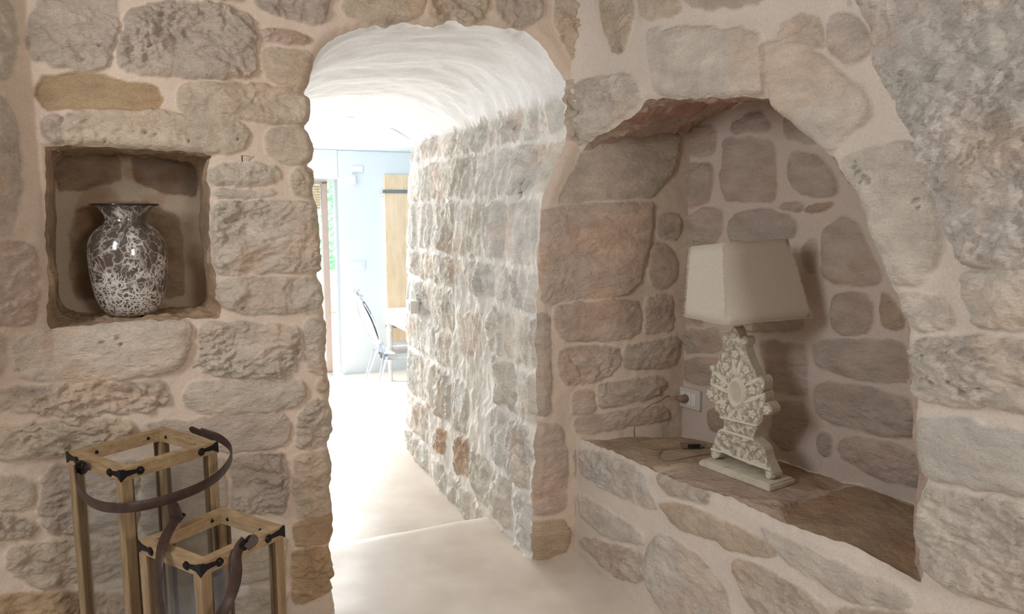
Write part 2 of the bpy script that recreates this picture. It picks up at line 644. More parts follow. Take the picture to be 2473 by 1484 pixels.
class MB:
    """collects shapes and builds ONE mesh object"""

    def __init__(s):
        s.bm = bmesh.new()

    def box(s, c, d, rot=None, bev=0.0):
        r = bmesh.ops.create_cube(s.bm, size=1.0)
        vs = r['verts']
        bmesh.ops.scale(s.bm, vec=d, verts=vs)
        if bev > 0:
            es = list({e for v in vs for e in v.link_edges})
            q = bmesh.ops.bevel(s.bm, geom=es, offset=bev, segments=2, profile=0.5, affect='EDGES')
            vs = list({v for f in q['faces'] for v in f.verts} | {v for v in vs if v.is_valid})
        if rot is not None:
            bmesh.ops.transform(s.bm, matrix=rot.to_4x4() if isinstance(rot, Matrix) else rot, verts=vs)
        bmesh.ops.translate(s.bm, vec=c, verts=vs)
        return vs

    def lathe(s, prof, c=(0, 0, 0), seg=48, rot=None):
        rings = []
        for (r, z) in prof:
            ring = []
            if r < 1e-6:
                ring = [s.bm.verts.new((0, 0, z))]
            else:
                for k in range(seg):
                    t = 2 * math.pi * k / seg
                    ring.append(s.bm.verts.new((r * math.cos(t), r * math.sin(t), z)))
            rings.append(ring)
        for a, b in zip(rings, rings[1:]):
            if len(a) == 1 and len(b) == 1:
                continue
            for k in range(seg):
                k2 = (k + 1) % seg
                if len(a) == 1:
                    s.bm.faces.new((a[0], b[k2], b[k]))
                elif len(b) == 1:
                    s.bm.faces.new((a[k], a[k2], b[0]))
                else:
                    s.bm.faces.new((a[k], a[k2], b[k2], b[k]))
        vs = [v for r in rings for v in r]
        if rot is not None:
            bmesh.ops.transform(s.bm, matrix=rot.to_4x4(), verts=vs)
        bmesh.ops.translate(s.bm, vec=c, verts=vs)
        return vs

    def tube(s, pts, rad, seg=10, smooth=2):
        pts = [Vector(p) for p in chaikin(pts, smooth, False)] if smooth else [Vector(p) for p in pts]
        n = len(pts)
        rad = rad if hasattr(rad, '__len__') else [rad] * n
        if len(rad) != n:
            rad = np.interp(np.linspace(0, 1, n), np.linspace(0, 1, len(rad)), rad)
        up = Vector((0, 0, 1))
        rings = []
        prev = None
        for i, p in enumerate(pts):
            t = (pts[min(i + 1, n - 1)] - pts[max(i - 1, 0)]).normalized()
            if prev is None:
                a = t.orthogonal().normalized()
            else:
                a = (prev - t * prev.dot(t)).normalized()
            prev = a
            b = t.cross(a)
            rings.append([s.bm.verts.new(p + (a * math.cos(2 * math.pi * k / seg) + b * math.sin(2 * math.pi * k / seg)) * rad[i]) for k in range(seg)])
        for r0, r1 in zip(rings, rings[1:]):
            for k in range(seg):
                s.bm.faces.new((r0[k], r0[(k + 1) % seg], r1[(k + 1) % seg], r1[k]))
        s.bm.faces.new(rings[0][::-1])
        s.bm.faces.new(rings[-1])

    def prism(s, poly, z0, z1, mat=None):
        """polygon (x,y) extruded along z, then transformed by mat"""
        lo = [s.bm.verts.new((x, y, z0)) for x, y in poly]
        hi = [s.bm.verts.new((x, y, z1)) for x, y in poly]
        n = len(poly)
        s.bm.faces.new(lo[::-1])
        s.bm.faces.new(hi)
        for i in range(n):
            s.bm.faces.new((lo[i], lo[(i + 1) % n], hi[(i + 1) % n], hi[i]))
        if mat is not None:
            bmesh.ops.transform(s.bm, matrix=mat, verts=lo + hi)

    def ribbon(s, pts, wdir, width, thick, nsm=3):
        p = chaikin(np.array(pts, float), nsm, False)
        wd = np.array(wdir, float)
        if wd.ndim == 1:
            wd = np.tile(wd, (len(pts), 1))
        wd = np.stack([np.interp(np.linspace(0, 1, len(p)), np.linspace(0, 1, len(wd)), wd[:, i]) for i in range(3)], 1)
        rings = []
        n = len(p)
        for i in range(n):
            t = Vector(p[min(i + 1, n - 1)] - p[max(i - 1, 0)]).normalized()
            w = Vector(wd[i])
            w = (w - t * w.dot(t)).normalized()
            k = t.cross(w)
            c = Vector(p[i])
            e = thick * 0.5
            h = width * 0.5
            rings.append([s.bm.verts.new(c + w * a + k * b) for a, b in ((-h, -e * .4), (-h + e, -e), (h - e, -e), (h, -e * .4), (h, e * .4), (h - e, e), (-h + e, e), (-h, e * .4))])
        for r0, r1 in zip(rings, rings[1:]):
            for q in range(8):
                s.bm.faces.new((r0[q], r0[(q + 1) % 8], r1[(q + 1) % 8], r1[q]))
        s.bm.faces.new(rings[0][::-1])
        s.bm.faces.new(rings[-1])

    def build(s, name, mat, parent=None, smooth=False):
        bmesh.ops.recalc_face_normals(s.bm, faces=s.bm.faces)
        me = bpy.data.meshes.new(name)
        s.bm.to_mesh(me)
        s.bm.free()
        if smooth:
            me.polygons.foreach_set('use_smooth', np.ones(len(me.polygons), bool))
            me.set_sharp_from_angle(angle=math.radians(40))
        return link(name, me, mat, parent)


# ------------------------------------------------------------------ masonry surfaces
PALE = (222, 208, 192)
PINK = (212, 189, 174)
GREY = (206, 190, 176)
OCH = (198, 168, 130)
WARM = (217, 200, 179)
MORT = (213, 195, 178)


class Stones:
    def __init__(s, mort=MORT, rough=0.010, relief=0.016, seed=0, ay=1.6, warp=0.007, mr=0.1):
        s.L = []
        s.mort = lin(mort)
        s.mr = mr
        s.pits = []
        s.cmix = 0.2
        s.rough, s.relief, s.seed, s.ay, s.warp = rough, relief, seed, ay, warp
        s.rng = np.random.RandomState(seed + 100)

    def add(s, poly, col, relief=None, rough=None, ck=1, tilt=True, grow=0.007):
        p = soft(poly, 0.02) if ck == 1 else chaikin(poly, ck)
        c = p.mean(0)
        j = s.rng.uniform(0.96, 1.04)
        tl = s.rng.uniform(-0.05, 0.05, 2) if tilt else (0, 0)
        s.L.append((p, (lin(col) * (1 - s.cmix) + s.mort * s.cmix) * j, s.relief * s.rng.uniform(0.7, 1.3) if relief is None else relief,
                    s.rough if rough is None else rough, c, tl, grow))

    def fill(s, a0, a1, z0, z1, hr, wr, cols, gap=0.018, **kw):
        r = s.rng
        ex = [q[0] for q in s.L]
        z = z0
        while z < z1:
            h = r.uniform(*hr)
            a = a0 - r.uniform(0, wr[1])
            while a < a1:
                w = r.uniform(*wr)
                g = gap * 0.5
                jj = lambda: r.uniform(-1, 1) * min(h, w) * 0.09
                x0, x1, y0, y1 = a + g, a + w - g, z + g, z + h - g
                pl = np.array([(x0 + abs(jj()), y0 + abs(jj())), ((x0 + x1) / 2 + jj(), y0 + abs(jj()) * .6), (x1 - abs(jj()), y0 + abs(jj())), (x1 - abs(jj()) * .4, (y0 + y1) / 2),
                               (x1 - abs(jj()), y1 - abs(jj())), ((x0 + x1) / 2, y1 - abs(jj()) * .6), (x0 + abs(jj()), y1 - abs(jj())), (x0 + abs(jj()) * .4, (y0 + y1) / 2)])
                ok = True
                tx = np.concatenate([pl[:, 0], [pl[:, 0].mean()]])
                ty = np.concatenate([pl[:, 1], [pl[:, 1].mean()]])
                for e in ex:
                    if e[:, 0].min() > x1 or e[:, 0].max() < x0 or e[:, 1].min() > y1 or e[:, 1].max() < y0:
                        continue
                    if (sdf(tx, ty, e) > -0.008).any() or (sdf(e[:, 0], e[:, 1], pl) > 0).any():
                        ok = False
                        break
                if ok:
                    s.add(pl, cols[r.randint(len(cols))], ck=1, **dict(dict(grow=0.001), **kw))
                a += w
            z += h

    def ev(s, a, z):
        sh = a.shape
        a = a.ravel()
        z = z.ravel()
        wa = fbm(a * 14, z * 14, 3, s.seed) * s.warp
        wz = fbm(a * 14, z * 14, 3, s.seed + 40) * s.warp
        A, Z = a + wa, z + wz
        ch = chips(a, z, s.seed + 3, 1.0, s.ay)
        rg = ridg(a * 9, z * 9, s.seed + 21)
        h = fbm(a * 5, z * 5, 3, s.seed + 60) * 0.006 + s.mr * s.rough * ch
        if s.seed == 1:
            h = h + 0.012 * ch * sm(-a, 0.86, 0.92) * sm(z, 1.0, 1.3)
        col = np.tile(s.mort, (len(a), 1)) * (1 + 0.04 * fbm(a * 3, z * 3, 2, s.seed + 70))[:, None]
        mask = np.zeros(len(a))
        for i, (p, c, rel, ro, ctr, tl, grow) in enumerate(s.L):
            lo, hi = p.min(0) - 0.03, p.max(0) + 0.03
            k = np.nonzero((A > lo[0]) & (A < hi[0]) & (Z > lo[1]) & (Z < hi[1]))[0]
            if len(k) == 0:
                continue
            sd = sdf(A[k], Z[k], p) + grow + 0.004 * ch[k]
            e = 0.7 * sm(sd, -0.002, 0.009) + 0.3 * sm(sd, 0, 0.03)
            hs = e * (rel + tl[0] * (a[k] - ctr[0]) + tl[1] * (z[k] - ctr[1]))
            dome = sm(sd, 0, 0.09) * 0.25 * abs(rel)
            if ro > 0.04:
                wx = 0.03 * fbm(a[k] * 9, z[k] * 9, 3, 90)
                f0 = 0.008 * ridg((a[k] + wx) * 11 + z[k] * 5, (z[k] - wx) * 13, 91, 4) + 0.011 * chips(a[k] * 1.9 + wx, z[k] * 1.5 + wx, 95, 1.2, 1.0)
            else:
                f0 = 0.0
            f = f0 + ro * (ch[k] * (0.7 + 0.5 * math.sin(i * 2.3)) + 0.35 * rg[k] * (0.5 + 0.5 * math.cos(i * 1.7)))
            hh = hs + dome + f * e
            m = e > mask[k]
            h[k] = np.where(e > 0, h[k] * (1 - e) + hh, h[k])
            kk = k[m]
            em = sm(sd[m], -0.002, 0.006)[:, None]
            col[kk] = col[kk] * (1 - em) + c * em * (1 + 0.05 * fbm(a[kk] * 8, z[kk] * 12, 3, i))[:, None]
            mask[k] = np.maximum(mask[k], sm(sd, -0.002, 0.008))
        for (pa, pz, pr_, pd) in s.pits:
            k = np.nonzero((np.abs(a - pa) < pr_ * 3) & (np.abs(z - pz) < pr_ * 3))[0]
            if len(k):
                r_ = np.hypot(a[k] - pa, (z[k] - pz) * 1.3) * (1 + 0.5 * pn(a[k] * 120, z[k] * 120, 6))
                h[k] -= pd * np.exp(-(r_ / pr_) ** 4)
        return h.reshape(sh), col.reshape(sh + (3,)), mask.reshape(sh)


class Wall:
    """vertical surface over a plan polyline; a = distance along it, z = height"""

    def __init__(s, path, normal, a0=0.0, off=None):
        s.path = np.array(path, float)
        s.cum = np.concatenate([[0], np.cumsum(np.linalg.norm(np.diff(s.path, axis=0), axis=1))]) + a0
        s.n = normal
        s.off = off
        s.stones = None
        s.holes = []

    def nrm(s, a):
        i = np.clip(np.searchsorted(s.cum, a) - 1, 0, len(s.path) - 2)
        d = s.path[i + 1] - s.path[i]
        d = d / np.linalg.norm(d, axis=-1, keepdims=True)
        return np.stack([d[..., 1] * s.n, -d[..., 0] * s.n, np.zeros(d.shape[:-1])], -1)

    def base(s, a, z):
        a = np.asarray(a, float)
        z = np.asarray(z, float)
        i = np.clip(np.searchsorted(s.cum, a) - 1, 0, len(s.path) - 2)
        d = s.path[i + 1] - s.path[i]
        d = d / np.linalg.norm(d, axis=-1, keepdims=True)
        p = s.path[i] + d * (a - s.cum[i])[..., None]
        P = np.concatenate([p, np.asarray(z)[..., None] * np.ones(p.shape[:-1] + (1,))], -1)
        if s.off is not None:
            P = P + s.nrm(a) * s.off(a, z)[..., None]
        return P

    def px(s, pts):
        """photo pixels -> (a, z) on this surface"""
        out = []
        for (x, y) in pts:
            r = ray(x, y)
            best = None
            for i in range(len(s.path) - 1):
                d = s.path[i + 1] - s.path[i]
                L = np.linalg.norm(d)
                d = d / L
                n = np.array([d[1], -d[0]]) * s.n
                a = (s.cum[i] + s.cum[i + 1]) / 2
                o = 0.0
                for _ in range(40 if s.off is not None else 1):
                    q = s.path[i] + n * o
                    t = (n @ q) / (n @ r[:2])
                    P = r * t + np.array([0, 0, EYE])
                    a = s.cum[i] + (P[:2] - s.path[i]) @ d
                    if s.off is not None:
                        o = 0.6 * o + 0.4 * float(s.off(np.array(a), np.array(P[2])))
                    else:
                        break
                lo = s.cum[i] if i > 0 else -1e9
                hi = s.cum[i + 1] if i < len(s.path) - 2 else 1e9
                miss = max(lo - a, a - hi, 0)
                if t > 0 and (best is None or miss < best[0] - 1e-9):
                    best = (miss, a, P[2])
            out.append(best[1:])
        return np.array(out)

    def hev(s, a, z):
        h, c, m = s.stones.ev(a, z)
        for hp, rr in s.holes:
            d = -sdf(a.ravel(), z.ravel(), hp).reshape(a.shape)
            h = h - rr * (1 - np.clip(d / (rr * 1.6), 0, 1)) ** 2
        return h, c, m

    def pos(s, a, z):
        h, c, m = s.hev(a, z)
        return s.base(a, z) + s.nrm(a) * h[..., None], c, m

    def mesh(s, name, a0, a1, z0, z1, step):
        na, nz = int((a1 - a0) / step) + 1, int((z1 - z0) / step) + 1
        A, Z = np.meshgrid(np.linspace(a0, a1, na), np.linspace(z0, z1, nz), indexing='ij')
        inside = np.zeros(A.shape, bool)
        for hp, rr in s.holes:
            lo, hi = hp.min(0) - 0.01, hp.max(0) + 0.01
            k = np.nonzero(((A > lo[0]) & (A < hi[0]) & (Z > lo[1]) & (Z < hi[1])).ravel())[0]
            d, nx, ny = sdf(A.ravel()[k], Z.ravel()[k], hp, True)
            w = k[d > 0]
            inside.ravel()[w] = True
            snap = (d > 0) & (d < step * 1.6)
            A.ravel()[k[snap]] = nx[snap]
            Z.ravel()[k[snap]] = ny[snap]
        P, c, m = s.pos(A, Z)
        q = grid_quads(na, nz)
        ins = inside.ravel()[q].all(1)
        q = q[~ins]
        used = np.zeros(na * nz, bool)
        used[q.ravel()] = True
        idx = np.cumsum(used) - 1
        me = np_mesh(name, P.reshape(-1, 3)[used], idx[q], c.reshape(-1, 3)[used], m.ravel()[used])
        o = link(name, me, M['stone'])
        return tag(o, kind='structure')


def tube_surface(name, front, back, nt, disp, fsm=None, depth_sm=0.06, tpow=1.0, inward=None, fade=0.02, mat=None):
    """ruled surface between two matched rings (N,3); disp(pos, i, t)->h,col,mask"""
    n = len(front)
    t = np.linspace(0, 1, nt) ** tpow
    L = np.linalg.norm(back - front, axis=1).mean()
    if fsm is None:
        fsm = front
    w = sm(t * L, 0, depth_sm)[None, :, None]
    fr = front[:, None, :] * (1 - w) + fsm[:, None, :] * w
    base = fr * (1 - t)[None, :, None] + back[:, None, :] * t[None, :, None]
    sb = fsm[:, None, :] * (1 - t)[None, :, None] + back[:, None, :] * t[None, :, None]
    du = np.gradient(sb, axis=0)
    dv = np.gradient(sb, axis=1)
    nn = np.cross(du, dv)
    nn /= np.linalg.norm(nn, axis=2, keepdims=True) + 1e-12
    ctr = np.array(inward) if inward is not None else sb.mean(0)[None]
    s = np.sign(((ctr - sb) * nn).sum(2).mean())
    nn = nn * (s if s != 0 else 1)
    h, c, m = disp(base, np.arange(n)[:, None] * np.ones((1, nt)), np.ones((n, 1)) * t[None])
    h = h * sm(np.ones((n, 1)) * t[None] * L, 0, fade)
    P = base + nn * h[..., None]
    q = grid_quads(n, nt)
    me = np_mesh(name, P.reshape(-1, 3), q, c.reshape(-1, 3), m.ravel())
    return tag(link(name, me, mat or M['stone']), kind='structure')


def smooth_ring(p, k, it=3):
    p = p.copy()
    n = len(p)
    for _ in range(it):
        q = np.vstack([np.repeat(p[:1], k, 0), p, np.repeat(p[-1:], k, 0)])
        c = np.cumsum(np.vstack([np.zeros((1, 3)), q]), 0)
        p = (c[2 * k + 1:] - c[:-(2 * k + 1)]) / (2 * k + 1)
        # keep the ends
    return p[:n]


# ---- the wall with the doorway and the niche
U62 = np.array([math.sin(math.radians(62)), math.cos(math.radians(62))])
U71 = np.array([math.sin(math.radians(71)), math.cos(math.radians(71))])
P0 = np.array([-0.70, 2.65])
CORN = P0 + U62 * 1.123


def offA(a, z):
    k = np.maximum(0, -0.845 - a)
    return k * 1.15 * sm(z, 1.0, 1.35) + k * 0.25


wallA = Wall([P0 - U62 * 1.25, CORN, CORN + U71 * 0.62], 1, a0=-1.25, off=offA)
SA = Stones(seed=1, rough=0.020, relief=0.016)
wallA.stones = SA
T = SA.add
pA = wallA.px
for col, kw, pts in [
    (GREY, {}, [(70, 60), (110, -20), (275, -20), (285, 30), (278, 90), (265, 150), (240, 175), (170, 165), (90, 150), (62, 140), (66, 100)]),
    (GREY, {}, [(300, 40), (350, 15), (450, 0), (590, 25), (620, 60), (620, 150), (610, 185), (540, 190), (420, 183), (300, 172), (280, 155), (295, 110), (298, 60)]),
    (WARM, {}, [(300, -30), (600, -30), (592, 10), (470, -12), (340, 2)]),
    (GREY, {}, [(622, -20), (800, -20), (780, 60), (700, 48), (612, 20)]),
    (PINK, {}, [(625, 70), (700, 74), (750, 95), (745, 108), (700, 104), (630, 98)]),
    (WARM, {}, [(630, 115), (750, 122), (764, 150), (757, 190), (735, 213), (690, 208), (640, 190), (628, 150)]),
    (OCH, dict(relief=-0.012, rough=0.003), [(95, 190), (130, 180), (220, 182), (330, 200), (370, 205), (392, 225), (395, 250), (380, 266), (250, 262), (150, 262), (95, 258)]),
    (WARM, {}, [(428, 200), (520, 200), (640, 208), (740, 232), (754, 245), (750, 290), (735, 305), (640, 295), (500, 278), (428, 272)]),
    (WARM, dict(relief=0.02), [(150, 272), (300, 267), (400, 272), (560, 287), (602, 312), (597, 345), (570, 370), (450, 366), (300, 356), (165, 349), (155, 345)]),
    (GREY, {}, [(104, 280), (143, 275), (150, 345), (110, 350)]),
    (WARM, {}, [(642, 315), (680, 308), (735, 310), (760, 345), (759, 370), (747, 395), (700, 395), (650, 385), (638, 350)]),
    (PALE, {}, [(505, 400), (560, 393), (680, 405), (675, 440), (640, 447), (540, 452), (512, 445), (503, 425)]),
    (WARM, {}, [(705, 410), (762, 410), (767, 450), (757, 475), (715, 478), (700, 445)]),
    (PALE, {}, [(512, 462), (560, 458), (665, 462), (668, 472), (600, 480), (515, 478)]),
    (PALE, dict(relief=0.022), [(512, 490), (600, 485), (760, 488), (774, 520), (780, 640), (770, 655), (620, 660), (545, 665), (515, 645), (512, 560)]),
    (PALE, {}, [(530, 672), (600, 668), (700, 672), (777, 672), (782, 700), (780, 740), (760, 758), (560, 755), (540, 740), (527, 700)]),
    (PALE, dict(relief=0.024), [(30, 815), (130, 792), (300, 778), (440, 772), (462, 782), (460, 830), (440, 890), (350, 905), (200, 925), (60, 920), (40, 890)]),
    (PALE, dict(relief=0.024), [(475, 785), (600, 778), (700, 785), (722, 800), (725, 900), (650, 910), (510, 905), (475, 895), (480, 840)]),
    (PALE, {}, [(735, 775), (787, 770), (790, 830), (793, 905), (755, 905), (740, 870)]),
    (WARM, {}, [(-60, 800), (15, 810), (12, 910), (-60, 925)]),
    (PALE, {}, [(-60, 945), (120, 930), (390, 918), (400, 940), (405, 985), (300, 1000), (190, 1005), (100, 995), (-60, 1000)]),
    (PALE, {}, [(455, 925), (600, 918), (735, 920), (745, 950), (700, 990), (600, 998), (480, 998), (435, 975)]),
    (WARM, {}, [(765, 915), (797, 915), (800, 955), (770, 955)]),
    (PALE, {}, [(725, 990), (765, 960), (802, 975), (808, 1040), (794, 1080), (715, 1082), (718, 1020)]),
    (GREY, {}, [(345, 1020), (500, 1010), (690, 998), (700, 1030), (690, 1080), (560, 1090), (400, 1060)]),
    (WARM, {}, [(-60, 1040), (150, 1015), (300, 1010), (330, 1030), (300, 1080), (160, 1100), (-60, 1115)]),
    (GREY, {}, [(110, 1130), (200, 1120), (330, 1110), (330, 1250), (280, 1290), (120, 1290), (95, 1230)]),
    (WARM, {}, [(-60, 1150), (70, 1150), (90, 1200), (60, 1230), (-60, 1235)]),
    (GREY, {}, [(560, 1095), (690, 1095), (695, 1180), (690, 1240), (560, 1240)]),
    (GREY, {}, [(340, 1105), (545, 1105), (545, 1290), (345, 1290)]),
    (WARM, {}, [(710, 1095), (802, 1085), (808, 1180), (792, 1240), (715, 1250)]),
    (GREY, {}, [(-60, 1240), (80, 1250), (85, 1300), (-60, 1310)]),
    (OCH, {}, [(705, 1265), (803, 1235), (808, 1310), (710, 1320)]),
    (OCH, {}, [(705, 1330), (797, 1320), (808, 1390), (808, 1430), (705, 1460)]),
    (WARM, {}, [(20, 1320), (120, 1310), (330, 1305), (345, 1400), (100, 1420), (20, 1390)]),
    (WARM, {}, [(360, 1310), (690, 1290), (690, 1400), (360, 1410)]),
    (OCH, {}, [(-60, 1440), (200, 1430), (380, 1430), (380, 1520), (-60, 1530)]),
    (WARM, {}, [(400, 1420), (690, 1420), (690, 1520), (400, 1520)]),
    (WARM, {}, [(830, -20), (1020, -20), (1020, 20), (1010, 45), (930, 60), (850, 50), (825, 25)]),
    (WARM, {}, [(1030, -20), (1185, -20), (1180, 20), (1165, 50), (1100, 52), (1030, 45)]),
    (GREY, {}, [(1195, -20), (1310, -20), (1310, 30), (1290, 60), (1240, 65), (1200, 45)]),
    (WARM, {}, [(1340, -20), (1470, -20), (1470, 60), (1470, 150), (1420, 170), (1390, 165), (1350, 90), (1335, 40)]),
    (WARM, dict(rough=0.02), [(1350, 210), (1372, 190), (1470, 190), (1470, 350), (1372, 340), (1362, 290)]),
    (GREY, dict(relief=0.006), [(-40, 215), (20, 240), (45, 330), (50, 430), (40, 560), (-10, 570), (-60, 540)]),
    (PINK, dict(relief=0.006), [(-40, 590), (50, 575), (85, 600), (92, 700), (88, 780), (40, 790), (-50, 780)]),
    (PALE, dict(relief=0.006), [(-30, -20), (35, 0), (45, 90), (30, 190), (-40, 190)]),
    # end wall of the alcove, same plane as the doorway wall
    (GREY, dict(rough=0.006, relief=0.01), [(1345, 494), (1380, 420), (1410, 355), (1500, 322), (1640, 322), (1632, 400), (1600, 450), (1570, 478), (1440, 484)]),
    (PINK, dict(rough=0.006, relief=0.012), [(1311, 503), (1440, 492), (1578, 490), (1575, 560), (1545, 680), (1520, 712), (1400, 725), (1306, 735)]),
    (PINK, dict(relief=0.012), [(1340, 737), (1480, 724), (1548, 727), (1545, 800), (1510, 823), (1360, 825), (1335, 780)]),
    (PINK, dict(relief=0.012), [(1560, 715), (1625, 710), (1625, 800), (1555, 808)]),
    (GREY, dict(relief=0.012), [(1590, 515), (1640, 520), (1645, 560), (1635, 580), (1585, 575)]),
    (GREY, dict(relief=0.012), [(1570, 590), (1600, 585), (1635, 620), (1632, 680), (1590, 705), (1565, 680)]),
    (GREY, dict(relief=0.008, rough=0.005), [(1298, 755), (1328, 758), (1330, 1000), (1293, 1005)]),
    (PINK, dict(relief=0.008, rough=0.006), [(1293, 1015), (1365, 1035), (1370, 1235), (1290, 1245)]),
    (OCH, dict(relief=0.014, rough=0.01), [(1285, 1262), (1360, 1252), (1382, 1290), (1372, 1330), (1330, 1345), (1285, 1352)]),
    (PINK, dict(relief=0.012), [(1345, 845), (1440, 835), (1500, 840), (1500, 880), (1460, 915), (1370, 935), (1345, 900)]),
    (GREY, dict(relief=0.012), [(1510, 832), (1640, 814), (1645, 860), (1620, 885), (1500, 895)]),
    (GREY, dict(relief=0.010), [(1380, 945), (1435, 940), (1437, 1000), (1380, 1005)]),
    (GREY, dict(relief=0.012), [(1442, 927), (1600, 907), (1610, 940), (1560, 965), (1445, 985)]),
    (PINK, dict(relief=0.008), [(1385, 1012), (1500, 992), (1600, 977), (1620, 1010), (1500, 1035), (1390, 1050)]),
]:
    T(pA(pts), col, **kw)

DOOR_PX = [(812, 1484), (800, 1410), (806, 1385), (797, 1320), (805, 1290), (804, 1220), (796, 1180), (804, 1120), (792, 1075), (803, 1050), (806, 1000), (796, 970), (802, 945),
           (794, 905), (786, 860), (790, 800), (783, 750), (780, 690), (762, 660), (776, 650), (772, 560), (768, 500), (758, 470), (763, 430), (758, 412), (742, 400), (757, 385),
           (759, 345), (745, 318), (735, 305), (750, 292), (752, 240), (735, 222), (748, 200), (757, 160), (770, 125), (800, 95), (850, 70), (905, 60), (935, 66), (975, 50), (1010, 58), (1050, 64), (1085, 48),
           (1130, 62), (1175, 58), (1220, 66), (1270, 72), (1300, 92), (1322, 118), (1345, 150), (1366, 185), (1372, 205), (1362, 235), (1366, 290), (1374, 345),
           (1350, 390), (1338, 425), (1320, 470), (1312, 505), (1310, 570), (1302, 640), (1305, 690), (1298, 735), (1303, 790), (1292, 812), (1300, 860), (1298, 960), (1300, 1030), (1292, 1060),
           (1296, 1120), (1288, 1180), (1292, 1250), (1284, 1300), (1290, 1365)]
door_az = pA(DOOR_PX)
dl = door_az[0].copy()
dr = door_az[-1].copy()
door_line = np.vstack([[dl[0] + 0.01, -0.22], [dl[0] + 0.01, -0.05], door_az[:], [dr[0], -0.05], [dr[0], -0.22]])
door_line = dens(door_line, 0.008)
jn = np.stack([pn(door_line[:, 0] * 30, door_line[:, 1] * 30, 3), pn(door_line[:, 0] * 30, door_line[:, 1] * 30, 8)], 1) * 0.006
jn[door_line[:, 1] < 0.02] = 0
door_line = door_line + jn
SA.L = [(p, (c * .6 + SA.mort * .4) if ctr[0] > 1.0 else c, rel, ro * (0.45 if ro > 0.012 else 0.8) if ctr[0] > 1.13 and ctr[1] < 1.9 else ro, ctr, tl, g) for (p, c, rel, ro, ctr, tl, g) in SA.L]
NICHE_PX = [(108, 352), (165, 351), (300, 358), (450, 367), (515, 374), (503, 400), (500, 430), (508, 460), (505, 560), (512, 640), (524, 665), (520, 720), (537, 745), (530, 771),
            (440, 771), (300, 777), (120, 795), (110, 770), (118, 700), (107, 560), (110, 450)]
niche_line = dens(pA(NICHE_PX), 0.006, True)
niche_line = niche_line + np.stack([pn(niche_line[:, 0] * 35, niche_line[:, 1] * 35, 3), pn(niche_line[:, 0] * 35, niche_line[:, 1] * 35, 8)], 1) * 0.004
wallA.holes = [(door_line, 0.022), (niche_line, 0.012)]
for x, y, r_ in [(285, 815, 5), (245, 826, 5), (292, 830, 4), (480, 885, 4), (500, 882, 5), (470, 888, 3), (590, 885, 4), (705, 865, 4), (42, 895, 4), (352, 322, 4), (375, 327, 3), (255, 340, 5), (240, 112, 4), (200, 143, 3), (585, 745, 4), (455, 342, 3), (573, 337, 3)]:
    q = pA([(x, y)])[0]
    SA.pits.append((q[0], q[1], r_ * 0.0015, 0.016))
SA.fill(-1.25, 1.2, 2.36, 2.75, (.15, .2), (.2, .4), [WARM, GREY, PALE])
wallA.mesh('wall_front', -1.25, 1.123 + 0.60, -0.22, 2.75, 0.0046)

wf = bpy.data.objects['wall_front']
for pts_, r_ in (([(584, 376), (585, 391)], .0016), ([(584, 376), (613, 379)], .0007), ([(613, 379), (599, 390)], .0007), ([(590, 388), (602, 378)], .0004), ([(595, 389), (607, 379)], .0004)):
    q_ = pA(pts_)
    Pq, _, _ = wallA.pos(q_[:, 0], q_[:, 1])
    mk = MB()
    mk.tube([tuple(v) for v in Pq], r_, 6, 0)
    mk.build('ink_mark', M['iron'], wf)

# ---- the passage behind the doorway: vault and right-hand rough wall
TH = math.radians(-23.0)
V = np.array([math.sin(TH), math.cos(TH)])
fr, _, _ = wallA.pos(door_line[:, 0], door_line[:, 1])
wallBk = Wall([(-0.764 - U62[0] * 1.2, 5.144 - U62[1] * 1.2), (-0.764, 5.144), (-0.764 + U62[0], 5.144 + U62[1])], 1, a0=-1.2)
nfr = len(fr)
z_arr = door_line[:, 1]
iL = int(np.nonzero(z_arr > 1.93)[0][0])
iR = int(np.nonzero((np.arange(nfr) > nfr // 2) & (z_arr > 2.02))[0][-1])
bL = wallBk.base(np.full(50, -0.98), np.linspace(-0.22, 1.95, 50))
arc_a = np.array([-0.98, -0.90, -0.75, -0.597, -0.45, -0.293, -0.12, 0.0, 0.10])
arc_z = np.array([1.95, 2.08, 2.165, 2.19, 2.197, 2.192, 2.155, 2.10, 2.045])
bA = wallBk.base(arc_a, arc_z)
bR = wallBk.base(np.array([0.10, 0.055, 0.03, 0.0, 0.0]), np.array([2.045, 1.9, 1.2, 0.0, -0.22]))


def match(front_idx, pts):
    L = np.concatenate([[0], np.cumsum(np.linalg.norm(np.diff(fr[front_idx], axis=0), axis=1))])
    u = L / L[-1]
    K = np.concatenate([[0], np.cumsum(np.linalg.norm(np.diff(pts, axis=0), axis=1))])
    return np.stack([np.interp(u * K[-1], K, pts[:, i]) for i in range(3)], 1)


bk = np.vstack([match(np.arange(0, iL + 1), bL), match(np.arange(iL, iR + 1), bA)[1:], match(np.arange(iR, nfr), bR)[1:]])
SJ = Stones(seed=5, rough=0.024, relief=0.012, mort=(243, 239, 232), ay=0.5, warp=0.016, mr=0.6)
JW = (251, 247, 241)
JP = (244, 230, 216)
JO = (226, 194, 164)
wallJ = Wall([(0.10, 3.06), (-0.143, 3.593), (-0.764, 5.144), (-0.9, 5.5)], -1, a0=0)
for col, pts in [(JO, [(1088, 1062), (1125, 1058), (1128, 1150), (1095, 1150)]), (JO, [(1048, 1035), (1075, 1040), (1072, 1100), (1045, 1085)]),
                 (JP, [(1100, 760), (1150, 760), (1148, 860), (1100, 850)])]:
    SJ.add(wallJ.px(pts), col)
SJ.cmix = 0.5
SJ.fill(-0.1, 2.6, -0.2, 2.1, (.17, .32), (.13, .36), [JW, JW, (246, 238, 228), JP, (243, 233, 218)], gap=0.010)


HJ = wallJ.px([(1215, 462)])[0]


